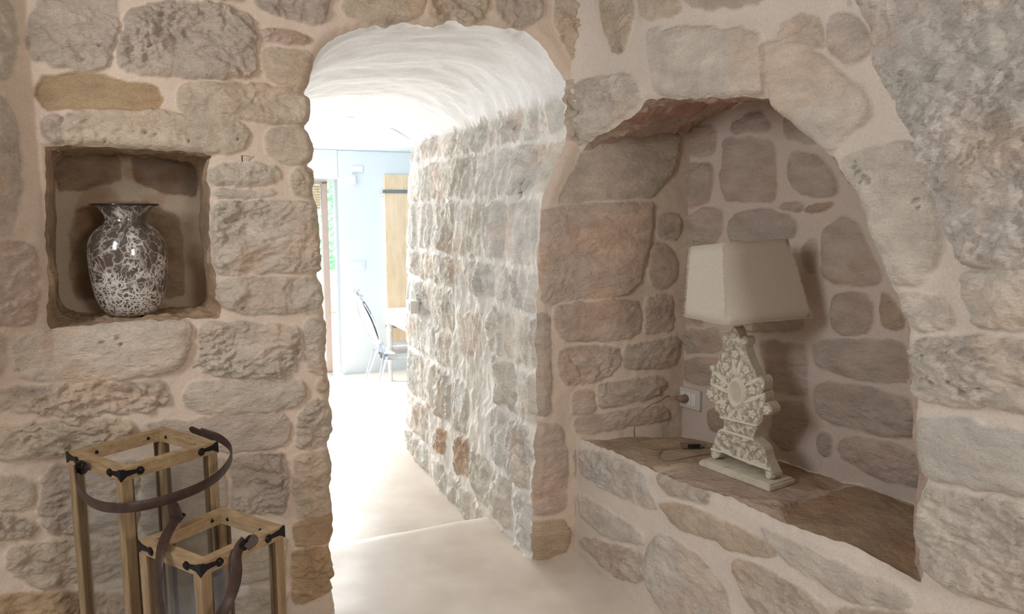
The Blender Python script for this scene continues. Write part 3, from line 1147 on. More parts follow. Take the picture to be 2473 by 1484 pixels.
def dispJ(P, i, t):
    rel = P[..., :2] - np.array([0.10, 3.06])
    dep = rel @ V
    h, c, m = SJ.ev(dep, P[..., 2])
    right = ((i > iR - 6) * 1.0)
    hd = fbm(dep * 3, i * 0.02, 3, 4) * 0.010 + fbm(dep * 9, i * 0.07, 3, 14) * 0.002
    k = right * sm(P[..., 2], 2.10 - 0.03 * pn(dep * 8, dep * 0, 2), 1.99)
    # deep hole in the soft stone
    hole = np.exp(-(((dep - HJ[0]) / 0.020) ** 2 + ((P[..., 2] - HJ[1]) / 0.06) ** 2)) * right
    c2 = c * k[..., None] + lin((244, 244, 243)) * (1 - k[..., None])
    c2 = c2 * (1 - 0.45 * (hole[..., None] > 0.35)) 
    return h * k + hd * (1 - k) - 0.05 * hole, c2, m * k


fsm_ = smooth_ring(fr, 9, 3)
fsm_[:30] = fr[:30]
fsm_[-30:] = fr[-30:]
tube_surface('wall_passage', fr, bk, 320, dispJ, fsm=fsm_, depth_sm=0.10, tpow=1.15, fade=0.05)

# ---- niche
nf, _, _ = wallA.pos(np.append(niche_line[:, 0], niche_line[0, 0]), np.append(niche_line[:, 1], niche_line[0, 1]))
nA = -wallA.nrm(np.array([-0.5]))[0]
nl2 = np.vstack([niche_line, niche_line[:1]])
nb_az = nl2.copy()
cen = nb_az.mean(0)
nb_az = smooth_ring(np.column_stack([nb_az, np.zeros(len(nb_az))]), 12, 2)[:, :2]
nb_az[-1] = nb_az[0]
nb_az = cen + (nb_az - cen) * np.array([0.97, 0.99])
niche_back = np.column_stack([P0 + nb_az[:, :1] * U62, nb_az[:, 1]]) + nA * 0.30
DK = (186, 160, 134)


def dispN(P, i, t):
    a = P[..., 0] + P[..., 1]
    s = fbm(a * 6, P[..., 2] * 6 + t * 2, 4, 31)
    h = 0.010 * s + 0.008 * chips(a, P[..., 2] + t * .3, 33)
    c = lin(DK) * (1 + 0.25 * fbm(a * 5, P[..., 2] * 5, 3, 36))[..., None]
    return h * (1 - sm(t, 0.9, 1.0)), c, np.full(h.shape, 0.6)


niche_c = wallA.base(np.array([cen[0]]), np.array([cen[1]]))[0] + nA * 0.15
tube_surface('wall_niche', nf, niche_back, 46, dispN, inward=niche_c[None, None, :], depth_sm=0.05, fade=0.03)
amin, amax = nb_az[:, 0].min() - 0.03, nb_az[:, 0].max() + 0.03
zmin, zmax = nb_az[:, 1].min() - 0.03, nb_az[:, 1].max() + 0.03
A_, Z_ = np.meshgrid(np.linspace(amin, amax, 110), np.linspace(zmin, zmax, 130), indexing='ij')
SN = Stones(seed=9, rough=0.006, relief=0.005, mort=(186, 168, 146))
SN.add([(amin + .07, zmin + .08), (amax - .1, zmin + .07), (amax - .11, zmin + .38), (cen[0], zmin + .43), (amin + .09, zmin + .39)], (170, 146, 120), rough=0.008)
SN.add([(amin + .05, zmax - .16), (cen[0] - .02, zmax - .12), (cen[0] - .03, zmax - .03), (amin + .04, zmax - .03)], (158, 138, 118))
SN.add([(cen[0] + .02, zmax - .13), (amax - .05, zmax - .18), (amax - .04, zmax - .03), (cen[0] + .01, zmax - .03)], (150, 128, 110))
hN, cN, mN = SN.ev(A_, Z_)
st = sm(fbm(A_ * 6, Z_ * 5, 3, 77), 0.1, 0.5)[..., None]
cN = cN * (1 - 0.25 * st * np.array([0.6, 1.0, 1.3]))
PN = np.concatenate([P0 + A_[..., None] * U62, Z_[..., None]], -1) + nA * (0.292 - hN[..., None])
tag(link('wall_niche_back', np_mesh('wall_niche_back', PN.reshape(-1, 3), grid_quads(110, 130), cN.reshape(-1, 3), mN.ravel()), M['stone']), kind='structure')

# ---- right wall with the arched alcove and the stone bench below it
DC = np.array([math.sin(math.radians(149)), math.cos(math.radians(149))])


def offC(a, z):
    # bench face splays out towards the floor, the vault leans in overhead
    return (np.clip(0.56 - z, 0, 1) * 0.12 * sm(a, 0.05, 0.6)
            + 0.26 * np.clip(z - 1.75, 0, 2) ** 2 * sm(a, 0.3, 1.4)
            + 0.05 * np.exp(-np.clip(a, 0, 9) / 0.05) * sm(z, 1.78, 1.95))


wallC = Wall([CORN, CORN + DC * 2.3], 1, a0=0, off=offC)
SCx = Stones(seed=12, rough=0.012, relief=0.012, mort=(217, 206, 195))
wallC.stones = SCx
pC = wallC.px
CW = (226, 216, 204)
CG = (220, 213, 205)
for col, kw, pts in [
    (CW, dict(rough=0.022, relief=0.02), [(1396, 195), (1470, 182), (1530, 178), (1556, 232), (1500, 283), (1440, 322), (1405, 350), (1392, 330)]),
    (WARM, {}, [(1452, -20), (1530, -20), (1532, 45), (1505, 130), (1475, 125), (1455, 60)]),
    (CW, dict(rough=0.006, relief=0.022), [(1562, 72), (1700, 66), (1838, 76), (1845, 150), (1853, 228), (1780, 236), (1650, 236), (1582, 225), (1570, 150)]),
    (GREY, dict(rough=0.006), [(1640, -20), (1860, -20), (1840, 12), (1700, 24), (1660, 10)]),
    (WARM, dict(rough=0.006), [(1545, -20), (1630, -20), (1650, 30), (1600, 50), (1550, 45)]),
    (CW, dict(rough=0.010, relief=0.024), [(1852, 92), (1960, 112), (2100, 232), (2115, 282), (2080, 300), (2030, 340), (2010, 372), (1950, 328), (1870, 260), (1850, 160)]),
    (CW, dict(rough=0.015), [(1875, 70), (1935, 25), (1985, 45), (1995, 100), (1985, 118), (1930, 105), (1880, 88)]),
    (CG, dict(rough=0.010), [(2000, 50), (2060, 30), (2100, 80), (2115, 120), (2060, 158), (2005, 140)]),
    (CW, dict(rough=0.014, relief=0.022), [(2022, 388), (2100, 360), (2200, 335), (2240, 440), (2278, 560), (2270, 620), (2230, 692), (2152, 690), (2120, 600), (2070, 470)]),
    (CW, dict(rough=0.014), [(2162, 706), (2280, 705), (2310, 780), (2290, 800), (2202, 806), (2178, 740)]),
    (CG, dict(rough=0.045, relief=0.045, tilt=False), [(2060, -60), (2600, -60), (2600, 610), (2480, 650), (2330, 640), (2300, 560), (2250, 440), (2210, 330), (2130, 170), (2118, 100)]),
    (CW, dict(rough=0.020, relief=0.02), [(2310, 662), (2420, 658), (2600, 640), (2600, 800), (2350, 790)]),
    (CW, dict(rough=0.020, relief=0.02), [(2198, 822), (2300, 812), (2600, 830), (2600, 995), (2350, 988), (2217, 962), (2202, 900)]),
    (CG, dict(rough=0.008, relief=0.02), [(2208, 1008), (2330, 1012), (2600, 1080), (2600, 1225), (2350, 1178), (2228, 1150), (2214, 1080)]),
    (CW, dict(rough=0.012, relief=0.02), [(2228, 1178), (2350, 1192), (2600, 1250), (2600, 1520), (2400, 1455), (2240, 1400), (2212, 1300)]),
    (CG, dict(rough=0.016), [(1402, 1088), (1480, 1105), (1560, 1150), (1560, 1170), (1590, 1235), (1480, 1190), (1402, 1140)]),
    (CW, dict(rough=0.010), [(1396, 1190), (1470, 1235), (1550, 1285), (1558, 1315), (1450, 1285), (1402, 1240)]),
    (PINK, dict(rough=0.012), [(1396, 1300), (1470, 1315), (1552, 1335), (1560, 1400), (1500, 1395), (1410, 1330)]),
    (CG, dict(rough=0.012), [(1562, 1330), (1600, 1290), (1690, 1350), (1760, 1440), (1760, 1520), (1620, 1500), (1565, 1420)]),
    (OCH, dict(rough=0.012), [(1590, 1215), (1660, 1225), (1780, 1275), (1880, 1335), (1850, 1345), (1760, 1320), (1640, 1270)]),
    (WARM, dict(rough=0.012), [(1770, 1352), (1850, 1372), (2000, 1470), (1960, 1520), (1850, 1510), (1790, 1420)]),
    (CW, dict(rough=0.014), [(1830, 1270), (2000, 1350), (2210, 1440), (2200, 1475), (2050, 1450), (1900, 1350)]),
    (WARM, dict(rough=0.014), [(2020, 1470), (2200, 1490), (2480, 1500), (2500, 1580), (2050, 1560)]),
    (GREY, dict(rough=0.014), [(1580, 1150), (1640, 1160), (1720, 1205), (1700, 1215), (1620, 1195)]),
]:
    SCx.add(pC(pts), col, **kw)
ARCH_PX = [(1396, 366), (1405, 353), (1440, 326), (1462, 318), (1500, 290), (1515, 285), (1543, 262), (1556, 240), (1600, 236), (1625, 240), (1700, 238), (1790, 234), (1850, 238), (1862, 262), (1885, 280), (1915, 295), (1950, 330),
           (1985, 362), (2010, 382), (2022, 405), (2035, 432), (2055, 450), (2072, 475), (2082, 510), (2098, 545), (2112, 590), (2128, 622), (2140, 650), (2148, 690), (2168, 725), (2180, 760), (2192, 800),
           (2188, 850), (2196, 880), (2202, 930), (2210, 965), (2203, 1000), (2212, 1060), (2214, 1120), (2230, 1160), (2216, 1190), (2212, 1240), (2205, 1290), (2216, 1340), (2218, 1385), (2212, 1412)]
arch_az = pC(ARCH_PX)
bot = np.array([(1.35, 0.585), (1.1, 0.56), (0.9, 0.57), (0.7, 0.55), (0.45, 0.545), (0.25, 0.55), (-0.005, 0.54)])
arch_line = dens(np.vstack([[[-0.03, arch_az[0, 1]]], arch_az, bot, [[-0.03, 0.54]]]), 0.006)
iB = int(np.argmin(np.abs(arch_line[:, 0] - arch_az[-1, 0]) + np.abs(arch_line[:, 1] - arch_az[-1, 1])))
jn = np.stack([pn(arch_line[:, 0] * 28, arch_line[:, 1] * 28, 3), pn(arch_line[:, 0] * 28, arch_line[:, 1] * 28, 8)], 1) * 0.005
arch_line = arch_line + jn
wallC.holes = [(arch_line, 0.016)]
for x, y, r_ in [(2070, 404, 6), (2082, 415, 8), (2096, 430, 9), (2108, 438, 8), (2088, 440, 5), (2072, 392, 4), (2222, 482, 8), (2230, 502, 5), (2272, 868, 7), (2290, 872, 5), (2240, 858, 4), (2305, 920, 4), (2350, 938, 9), (2368, 942, 7), (2265, 922, 6), (2240, 915, 4), (2255, 910, 4), (2330, 945, 5), (2054, 8, 5), (2460, 190, 8)]:
    q = pC([(x, y)])[0]
    SCx.pits.append((q[0], q[1], r_ * 0.0011, 0.018))
SCx.fill(1.78, 2.3, -0.05, 2.8, (.2, .3), (.2, .4), [CW, CG])
SCx.L = [(p, (c * .5 + SCx.mort * .5) if ctr[1] < 0.6 and ctr[0] < 1.55 else c, rel, ro, ctr, tl, g * (1.6 if ctr[1] < 0.6 else 1)) for (p, c, rel, ro, ctr, tl, g) in SCx.L]
wallC.mesh('wall_right', -0.03, 2.3, -0.03, 2.75, 0.0046)

WE0 = np.array([0.794, 3.384])
UE = np.array([math.sin(math.radians(145.3)), math.cos(math.radians(145.3))])
wallE = Wall([WE0 - UE * 0.12, WE0 + UE * 1.4], 1, a0=-0.12)
SE = Stones(seed=20, rough=0.007, relief=0.010, mort=(210, 194, 182))
wallE.stones = SE
SE.cmix = 0.55
pE = wallE.px
for col, kw, pts in [
    (GREY, {}, [(1655, 322), (1690, 305), (1730, 312), (1732, 372), (1700, 380), (1658, 374)]),
    (PINK, dict(rough=0.012), [(1600, 450), (1635, 425), (1642, 396), (1725, 395), (1722, 440), (1715, 488), (1650, 505), (1605, 490), (1590, 465)]),
    (PINK, {}, [(1745, 390), (1745, 332), (1865, 337), (1876, 370), (1876, 460), (1868, 488), (1750, 485), (1740, 430)]),
    (GREY, {}, [(1905, 367), (1975, 372), (2020, 430), (2020, 478), (1930, 468), (1905, 440)]),
    (PINK, {}, [(1880, 490), (1940, 488), (1940, 510), (1885, 510)]),
    (OCH, {}, [(1946, 500), (2008, 488), (2003, 504), (1948, 516)]),
    (PINK, {}, [(1655, 530), (1690, 505), (1750, 505), (1745, 560), (1720, 600), (1660, 600)]),
    (GREY, {}, [(1765, 530), (1790, 512), (1860, 506), (1918, 525), (1926, 560), (1900, 580), (1760, 585)]),
    (GREY, {}, [(1984, 560), (2040, 512), (2080, 560), (2120, 640), (2130, 690), (2060, 688), (1990, 678)]),
    (WARM, {}, [(1932, 600), (1970, 572), (1974, 660), (1940, 650)]),
    (PINK, dict(relief=0.016), [(2012, 716), (2050, 706), (2103, 712), (2110, 760), (2102, 804), (2022, 808), (2008, 770)]),
    (OCH, {}, [(2126, 700), (2170, 740), (2190, 800), (2130, 790)]),
    (GREY, {}, [(1646, 700), (1700, 680), (1700, 790), (1650, 785)]),
    (GREY, {}, [(1962, 830), (2010, 817), (2190, 822), (2195, 930), (2080, 915), (1968, 885)]),
    (GREY, {}, [(1652, 800), (1740, 790), (1745, 850), (1655, 852)]),
    (PINK, {}, [(1652, 870), (1740, 862), (1740, 920), (1700, 930), (1655, 922)]),
    (PINK, {}, [(1830, 822), (1948, 832), (1953, 930), (1950, 950), (1870, 948)]),
    (GREY, {}, [(1967, 922), (2080, 932), (2200, 962), (2210, 1060), (2100, 1048), (2000, 1020), (1967, 980)]),
    (PINK, {}, [(1870, 967), (1940, 972), (1955, 1010), (1930, 1078), (1890, 1088), (1860, 1050)]),
    (GREY, {}, [(1970, 1042), (2010, 1047), (2005, 1108), (1980, 1098)]),
    (PINK, {}, [(2022, 1062), (2080, 1052), (2160, 1072), (2220, 1092), (2230, 1185), (2100, 1148), (2030, 1108)]),
    (OCH, {}, [(1708, 985), (1750, 990), (1755, 1045), (1712, 1040)]),
    (GREY, {}, [(1890, 290), (1900, 255), (1960, 300), (1990, 345), (1900, 342)]),
    (GREY, {}, [(1762, 302), (1840, 262), (1862, 318), (1770, 324)]),
    (PINK, {}, [(1750, 620), (1900, 600), (1900, 700), (1760, 700)]),
    (GREY, {}, [(1760, 720), (1930, 715), (1940, 800), (1770, 800)]),
    (WARM, {}, [(1760, 830), (1815, 825), (1840, 930), (1800, 1000), (1760, 960)]),
]:
    SE.add(pE(pts), col, **kw)
SE.fill(0.9, 1.4, 0.5, 2.0, (.15, .22), (.15, .3), [GREY, PINK])
wallE.mesh('wall_alcove_back', -0.12, 1.4, 0.46, 2.10, 0.006)

fa, _, _ = wallC.pos(arch_line[:, 0], arch_line[:, 1])
top_e = np.array([(-0.10, 1.86), (-0.03, 1.90), (0.09, 1.965), (0.286, 2.01), (0.5, 2.02), (0.72, 1.97), (0.92, 1.84), (1.06, 1.62), (1.13, 1.3), (1.17, 0.9), (1.18, 0.54)])
bot_e = np.array([(1.18, 0.54), (0.9, 0.54), (0.4, 0.525), (0.0, 0.505), (-0.11, 0.50)])
te = wallE.base(top_e[:, 0], top_e[:, 1])
be = wallE.base(bot_e[:, 0], bot_e[:, 1])


def match2(idx, pts):
    L = np.concatenate([[0], np.cumsum(np.linalg.norm(np.diff(fa[idx], axis=0), axis=1))])
    K = np.concatenate([[0], np.cumsum(np.linalg.norm(np.diff(pts, axis=0), axis=1))])
    return np.stack([np.interp(L / L[-1] * K[-1], K, pts[:, i]) for i in range(3)], 1)


nfa = len(fa)
ba = np.vstack([match2(np.arange(0, iB + 1), te), match2(np.arange(iB, nfa), be)[1:]])
# slabs of the bench top, in plan coordinates
SB = Stones(seed=30, rough=0.005, relief=0.004, mort=(206, 188, 168), warp=0.015)


def pB(pts, z=0.545):
    return np.array([onz(x, y, z)[:2] for x, y in pts])


BR = (188, 166, 142)
for col, kw, pts in [
    (BR, {}, [(1440, 1060), (1560, 1036), (1700, 1045), (1780, 1070), (1760, 1105), (1690, 1120), (1570, 1130), (1490, 1100)]),
    ((204, 182, 168), dict(rough=0.009, relief=0.012), [(1575, 1150), (1690, 1120), (1840, 1180), (1960, 1200), (1900, 1230), (1880, 1260), (1830, 1262), (1700, 1235), (1590, 1190)]),
    ((182, 156, 128), dict(relief=0.008), [(1920, 1225), (2060, 1175), (2120, 1190), (2260, 1250), (2240, 1420), (2160, 1390), (1980, 1310), (1890, 1270)]),
    (BR, {}, [(1850, 1080), (1900, 1085), (2050, 1150), (2030, 1170), (1940, 1195), (1850, 1150)]),
]:
    SB.add(pB(pts), col, **kw)
ST = Stones(seed=33, rough=0.012, relief=0.012, mort=(196, 170, 150))


def dispT(P, i, t):
    onb = (i >= iB)
    u = P[..., 0] * 0.5 - P[..., 1] * 0.86
    h1, c1, m1 = SB.ev(P[..., 0], P[..., 1])
    n = fbm(u * 3, t * 2.2, 4, 50)
    h2 = 0.012 * n + 0.014 * chips(u, t * 0.5, 52)
    red = (sm(fbm(u * 4, t * 2, 3, 56), -0.2, 0.4) * sm(P[..., 2], 1.6, 1.8))[..., None]
    c2 = lin((206, 182, 168)) * (1 - red) + lin((198, 158, 140)) * red
    k = onb[..., None]
    h1 = h1 + 0.006 * fbm(P[..., 0] * 7, P[..., 1] * 7, 4, 61) - 0.010
    # the slabs are dressed flat where things stand
    for cx_, cy_, ra in ((0.86, 2.76, 0.20), (0.94, 2.62, 0.20), (0.72, 2.98, 0.22)):
        f_ = 1 - sm(np.hypot(P[..., 0] - cx_, P[..., 1] - cy_), ra * 0.8, ra * 1.25)
        h1 = h1 * (1 - f_) + (0.5505 - P[..., 2]) * f_
    return np.where(onb, h1, h2), np.where(k, c1, c2), np.where(onb, 0.5 + 0.5 * m1, 0.9)


cA = np.array([0.95, 2.75, 1.2])
fsa = smooth_ring(fa, 6, 2)
fsa[:8] = fa[:8]
fsa[-8:] = fa[-8:]
tube_surface('wall_alcove', fa, ba, 90, dispT, fsm=fsa, depth_sm=0.06, inward=cA[None, None, :], fade=0.03)


# ---- plain shell of the near room (behind and beside the camera)
def slab(name, pts, mat, thick=None):
    bm = bmesh.new()
    f = bm.faces.new([bm.verts.new(p) for p in pts])
    if thick is not None:
        r = bmesh.ops.extrude_face_region(bm, geom=[f])
        bmesh.ops.translate(bm, vec=thick, verts=[v for v in r['geom'] if isinstance(v, bmesh.types.BMVert)])
    bmesh.ops.recalc_face_normals(bm, faces=bm.faces)
    me = bpy.data.meshes.new(name)
    bm.to_mesh(me)
    bm.free()
    return tag(link(name, me, mat), kind='structure')


M['shell'] = basic('cream_limewashed_stone', (208, 200, 190), 0.9, noise=(6, (196, 186, 174), 0.4, 0.6), bump=(14, 0.03, 0.6))
eR = CORN + DC * 2.3
eR2 = CORN + DC * 6.0
slab('wall_right_rear', [(eR[0], eR[1], -.03), (eR2[0], eR2[1], -.03), (eR2[0], eR2[1], 2.75), (eR[0], eR[1], 2.75)], M['shell'], (0.2, 0.12, 0))
sL = wallA.base(np.array([-1.24]), np.array([1.5]))[0]
slab('wall_left', [(-1.80, 2.25, -.03), (-1.80, -2.1, -.03), (-1.80, -2.1, 2.75), (-1.80, 2.25, 2.75)], M['shell'], (-0.2, 0, 0))
slab('wall_back', [(-2.0, -2.1, -.03), (3.6, -2.1, -.03), (3.6, -2.1, 2.75), (-2.0, -2.1, 2.75)], M['shell'], (0, -0.2, 0))
slab('ceiling', [(-2.0, -2.2, 2.72), (3.6, -2.2, 2.72), (1.2, 3.5, 2.72), (-2.0, 3.5, 2.72)], M['shell'], (0, 0, 0.15))


# ---- floors
def floor_mesh(name, corners, z, nx, ny, thick, edge=None):
    c = np.array(corners, float)
    u, v = np.meshgrid(np.linspace(0, 1, nx), np.linspace(0, 1, ny), indexing='ij')
    P = (c[0] * ((1 - u) * (1 - v))[..., None] + c[1] * (u * (1 - v))[..., None] + c[2] * (u * v)[..., None] + c[3] * ((1 - u) * v)[..., None])
    h = fbm(P[..., 0] * 1.7, P[..., 1] * 1.7, 3, 81) * 0.004
    if edge is not None:
        h = h - 0.012 * sm(v, edge, 1.0) ** 3
    top = np.concatenate([P, (z + h)[..., None]], -1).reshape(-1, 3)
    # front riser
    last = np.concatenate([P[:, -1], (z + h[:, -1])[:, None]], -1)
    down = last.copy()
    down[:, 2] = z - thick
    down[:, :2] += (P[:, -1] - P[:, -2]) * 0.5
    vs = np.vstack([top, down])
    q = grid_quads(nx, ny)
    i = np.arange(nx - 1)
    a = i * ny + ny - 1
    b = nx * ny + i
    q = np.vstack([q, np.stack([a, a + ny, b + 1, b], 1)])
    return tag(link(name, np_mesh(name, vs, q), M['cement']), kind='structure')


sd_ = np.array([0.71, 0.311])
sd_ = sd_ / np.linalg.norm(sd_)
e0 = np.array([-0.851, 3.282]) - sd_ * 0.8
e1 = np.array([-0.143, 3.593]) + sd_ * 1.2
floor_mesh('floor', [(-1.9, -2.1), (3.5, -2.1), tuple(e1), tuple(e0)], 0.0, 120, 240, 0.17, edge=0.985)
floor_mesh('floor_far', [(-3.8, 2.9), (3.0, 2.9), (3.0, 10.4), (-3.8, 7.2)], -0.16, 100, 100, 0.05)

# ---- far room
UF = np.array([math.sin(math.radians(69)), math.cos(math.radians(69))])
NF = np.array([UF[1], -UF[0]])         # towards the viewer
F0 = np.array([-1.81, 7.637])


def fw(s, d, z):
    p = F0 + UF * s + NF * d
    return (p[0], p[1], z)


def fpx(x, y, d=0.0):
    r = ray(x, y)
    q = F0 + NF * d
    t = (NF @ q) / (NF @ r[:2])
    p = r * t + np.array([0, 0, EYE])
    return float((p[:2] - F0) @ UF), float(p[2])


def wall_box(mb, s0, s1, z0, z1, d0, d1, bev=0.0):
    c = fw((s0 + s1) / 2, (d0 + d1) / 2, (z0 + z1) / 2)
    mb.box(c, (abs(s1 - s0), abs(d1 - d0), abs(z1 - z0)), Matrix.Rotation(math.atan2(UF[1], UF[0]), 3, 'Z'), bev)


sdL, sdR = -0.95, fpx(824, 700)[0]
zD = fpx(800, 432)[1]
mb = MB()
wall_box(mb, sdR, 2.8, -0.18, 2.21, -0.45, 0, 0.012)
wall_box(mb, sdL, sdR, zD, 2.21, -0.45, 0, 0.0)
wall_box(mb, -2.2, sdL, -0.18, 2.21, -0.45, 0, 0.0)
tag(mb.build('wall_far', M['farplaster']), kind='structure')
# curved ceiling of the far room
prof = [(d, 2.205 + 0.62 * math.sin(math.pi / 2 * min(1, d / 1.9))) for d in np.linspace(0, 3.1, 40)]
vs = []
for s in np.linspace(-2.4, 3.0, 30):
    for d, z in prof:
        vs.append(fw(s, d - 0.02, z))
tag(link('ceiling_far', np_mesh('ceiling_far', vs, grid_quads(30, 40)), M['farplaster']), kind='structure')
mb = MB()
wall_box(mb, 2.6, 2.8, -0.2, 3.0, 0, 3.3)
tag(mb.build('wall_far_right', M['farplaster']), kind='structure')
mb = MB()
wall_box(mb, -2.3, -2.2, -0.2, 3.0, 0, 3.4)
tag(mb.build('wall_far_left', M['farplaster']), kind='structure')
# wall round the end of the passage, seen only from inside the far room
pr = (-0.764, 5.144)


def bw(a, z):
    return tuple(wallBk.base(np.array([a]), np.array([z]))[0])


slab('wall_passage_end_right', [bw(0.12, -.2), bw(2.6, -.2), bw(2.6, 3.0), bw(0.12, 3.0)], M['farplaster'], (-0.03, 0.06, 0))
slab('wall_passage_end_left', [bw(-2.2, -.2), bw(-0.99, -.2), bw(-0.99, 3.0), bw(-2.2, 3.0)], M['farplaster'], (-0.03, 0.06, 0))
slab('wall_passage_end_top', [bw(-1.0, 3.0), bw(-1.0, 1.9)] + [bw(a, z) for a, z in zip(arc_a, arc_z)] + [bw(0.13, 1.9), bw(0.13, 3.0)], M['farplaster'], (-0.03, 0.06, 0))

# exterior door opening in the far wall: frame, reed blind, terrace and planting outside
mb = MB()
s1, _ = fpx(797, 700, -0.22)
s0, _ = fpx(783, 700, -0.22)
wall_box(mb, s0, s1, -0.16, zD - 0.02, -0.28, -0.18, 0.004)
wall_box(mb, sdL + .02, sdL + .1, -0.16, zD - 0.02, -0.28, -0.18, 0.004)
wall_box(mb, sdL + .02, s1, zD - 0.05, zD - 0.01, -0.28, -0.18, 0.004)
tag(mb.build('door_1', M['brownframe']), kind='structure')
mb = MB()
for k in range(9):
    wall_box(mb, sdL + .1, s0, zD - 0.06 - 0.028 * k - 0.024, zD - 0.06 - 0.028 * k, -0.32, -0.30, 0.003)
tag(mb.build('reed_blind', M['reed']), 'half raised slatted reed blind hanging outside the far doorway', 'blind')
slab('terrace_ground', [(-12, 8.0, -.2), (3, 9.5, -.2), (3, 22, -.2), (-12, 22, -.2)], basic('pale_terrace_stone', (236, 232, 222), 0.8))
mb = MB()
mb.box((-4.2, 13.0, 0.15), (5.0, 0.3, 0.7), None, 0.02)
w_ = mb.build('garden_wall', basic('pale_yellow_garden_wall', (232, 230, 178), 0.8))
tag(w_, kind='structure')
rr = random.Random(3)
vs, qs = [], []
for k in range(2600):
    c = Vector((-4.0 + rr.gauss(0, 1.3), 14.4 + rr.gauss(0, .5), 1.5 + rr.gauss(0, .75)))
    q = Vector((rr.gauss(0, 1), rr.gauss(0, 1), rr.gauss(0, 1))).normalized()
    a = q.orthogonal().normalized() * 0.07
    b = q.cross(a) * 0.6
    n = len(vs)
    vs += [c - a, c - b, c + a, c + b]
    qs.append((n, n + 1, n + 2, n + 3))
tag(link('garden_hedge', np_mesh('garden_hedge', [tuple(v) for v in vs], qs, smooth=False), M['leaf']), 'sunlit green shrub foliage outside the far doorway', 'shrub', kind='stuff')


# ------------------------------------------------------------------ things on the far wall
def plate(name, x0, y0, x1, y1, mat, label, cat, d=0.012):
    a = fpx(x0, y0)
    b = fpx(x1, y1)
    t = empty(name, fw((a[0] + b[0]) / 2, 0, (a[1] + b[1]) / 2))
    t.rotation_euler = (0, 0, math.atan2(UF[1], UF[0]))
    W_, H_ = abs(b[0] - a[0]), abs(a[1] - b[1])
    tag(t, label, cat)
    return t, W_, H_


M['palegrey'] = basic('pale_grey_plastic', (206, 212, 216), 0.4)
t, w, h = plate('wall_plate', 848, 400, 877, 417, None, 'small blank rectangular cover plate high on the far white wall', 'cover plate')
m_ = MB(); m_.box((0, -0.006, 0), (w, 0.012, h), None, 0.003); m_.build('plate', M['palegrey'], t)
m_ = MB(); m_.box((0, -0.0135, 0), (w * .8, 0.003, h * .7), None, 0.001); m_.build('cover', M['whiteplastic'], t)
t, w, h = plate('motion_sensor', 845, 422, 860, 447, None, 'small white alarm motion sensor under the cover plate on the far wall', 'sensor')
m_ = MB(); m_.box((0, -0.02, 0), (w, 0.04, h), None, 0.01); m_.build('housing', M['palegrey'], t, True)
m_ = MB(); m_.lathe([(0, -.026), (.020, -.022), (.026, 0), (.02, .022), (0, .026)], (0, -0.034, 0.01), 20); m_.build('lens', M['whiteplastic'], t, True)
t, w, h = plate('light_switch', 846, 632, 882, 652, None, 'white triple light switch plate at mid height on the far white wall', 'switch')
m_ = MB(); m_.box((0, -0.006, 0), (w, 0.012, h), None, 0.004); m_.build('plate', M['palegrey'], t)
for k in (-1, 0, 1):
    m_ = MB(); m_.box((k * w * .2, -0.014, 0), (w * .18, 0.006, h * .55), None, 0.002); m_.build('rocker', M['whiteplastic'], t)

# wooden shutter with two black iron strap hinges
a = fpx(926, 422)
b = fpx(935, 824)
S0, ZT, ZB = a[0], a[1], b[1]
t = empty('wooden_shutter', fw(S0, 0, ZB), math.atan2(UF[1], UF[0]))
tag(t, 'tall pale wooden board shutter with dark strap hinges on the far wall', 'shutter')
for k in range(3):
    m_ = MB(); m_.box((0.105 + k * 0.205, -0.0175, (ZT - ZB) / 2), (0.2045, 0.035, ZT - ZB), None, 0.002); m_.build('board', M['cupboard'], t)
for zy in (463, 787):
    z = fpx(950, zy)[1] - ZB
    m_ = MB(); m_.box((0.13, -0.041, z), (0.30, 0.01, 0.036), None, 0.003)
    for q in (0.02, 0.12, 0.22):
        m_.lathe([(0, .006), (.006, .004), (.007, 0)], (q, -0.046, z), 10, Matrix.Rotation(math.pi / 2, 3, 'X'))
    m_.build('strap_hinge', M['strap_iron'], t)
q = fpx(921, 471)
m_ = MB(); m_.tube([(q[0] - S0 - .03, -.005, q[1] - ZB), (q[0] - S0 + .02, -.03, q[1] - ZB)], 0.008, 8, 0); m_.build('latch_hook', M['whiteplastic'], t)

# dining table
pA1 = onz(979, 773, 0.59)[:2]
pA2 = onz(918, 746, 0.59)[:2]
td = pA2 - pA1
tl = np.linalg.norm(td)
ang = math.atan2(td[1], td[0])
t = empty('dining_table', (pA1[0], pA1[1], -0.16), ang - math.pi / 2)
tag(t, 'white-washed wooden dining table with grey top beside the clear chair', 'table')
TWd = 1.7
m_ = MB(); m_.box((TWd / 2, tl / 2, 0.735), (TWd, tl, 0.03), None, 0.008); m_.build('tabletop', M['tabletop'], t)
m_ = MB()
m_.box((TWd / 2, 0.07, 0.665), (TWd - .12, 0.02, 0.11)); m_.box((TWd / 2, tl - .07, 0.665), (TWd - .12, 0.02, 0.11))
m_.box((0.07, tl / 2, 0.665), (0.02, tl - .12, 0.11)); m_.box((TWd - .07, tl / 2, 0.665), (0.02, tl - .12, 0.11))
m_.build('apron', M['paintwood'], t)
for x in (0.075, TWd - .075):
    for y in (0.075, tl - .075):
        m_ = MB()
        m_.lathe([(0, 0), (.018, 0), (.024, .03), (.02, .06), (.03, .35), (.034, .5), (.026, .52), (.036, .54), (.036, .56), (.028, .58), (.03, .60), (.0, .60)], (x, y, 0), 20)
        m_.box((x, y, 0.655), (.07, .07, .13), None, 0.004)
        m_.build('leg', M['paintwood'], t, True)

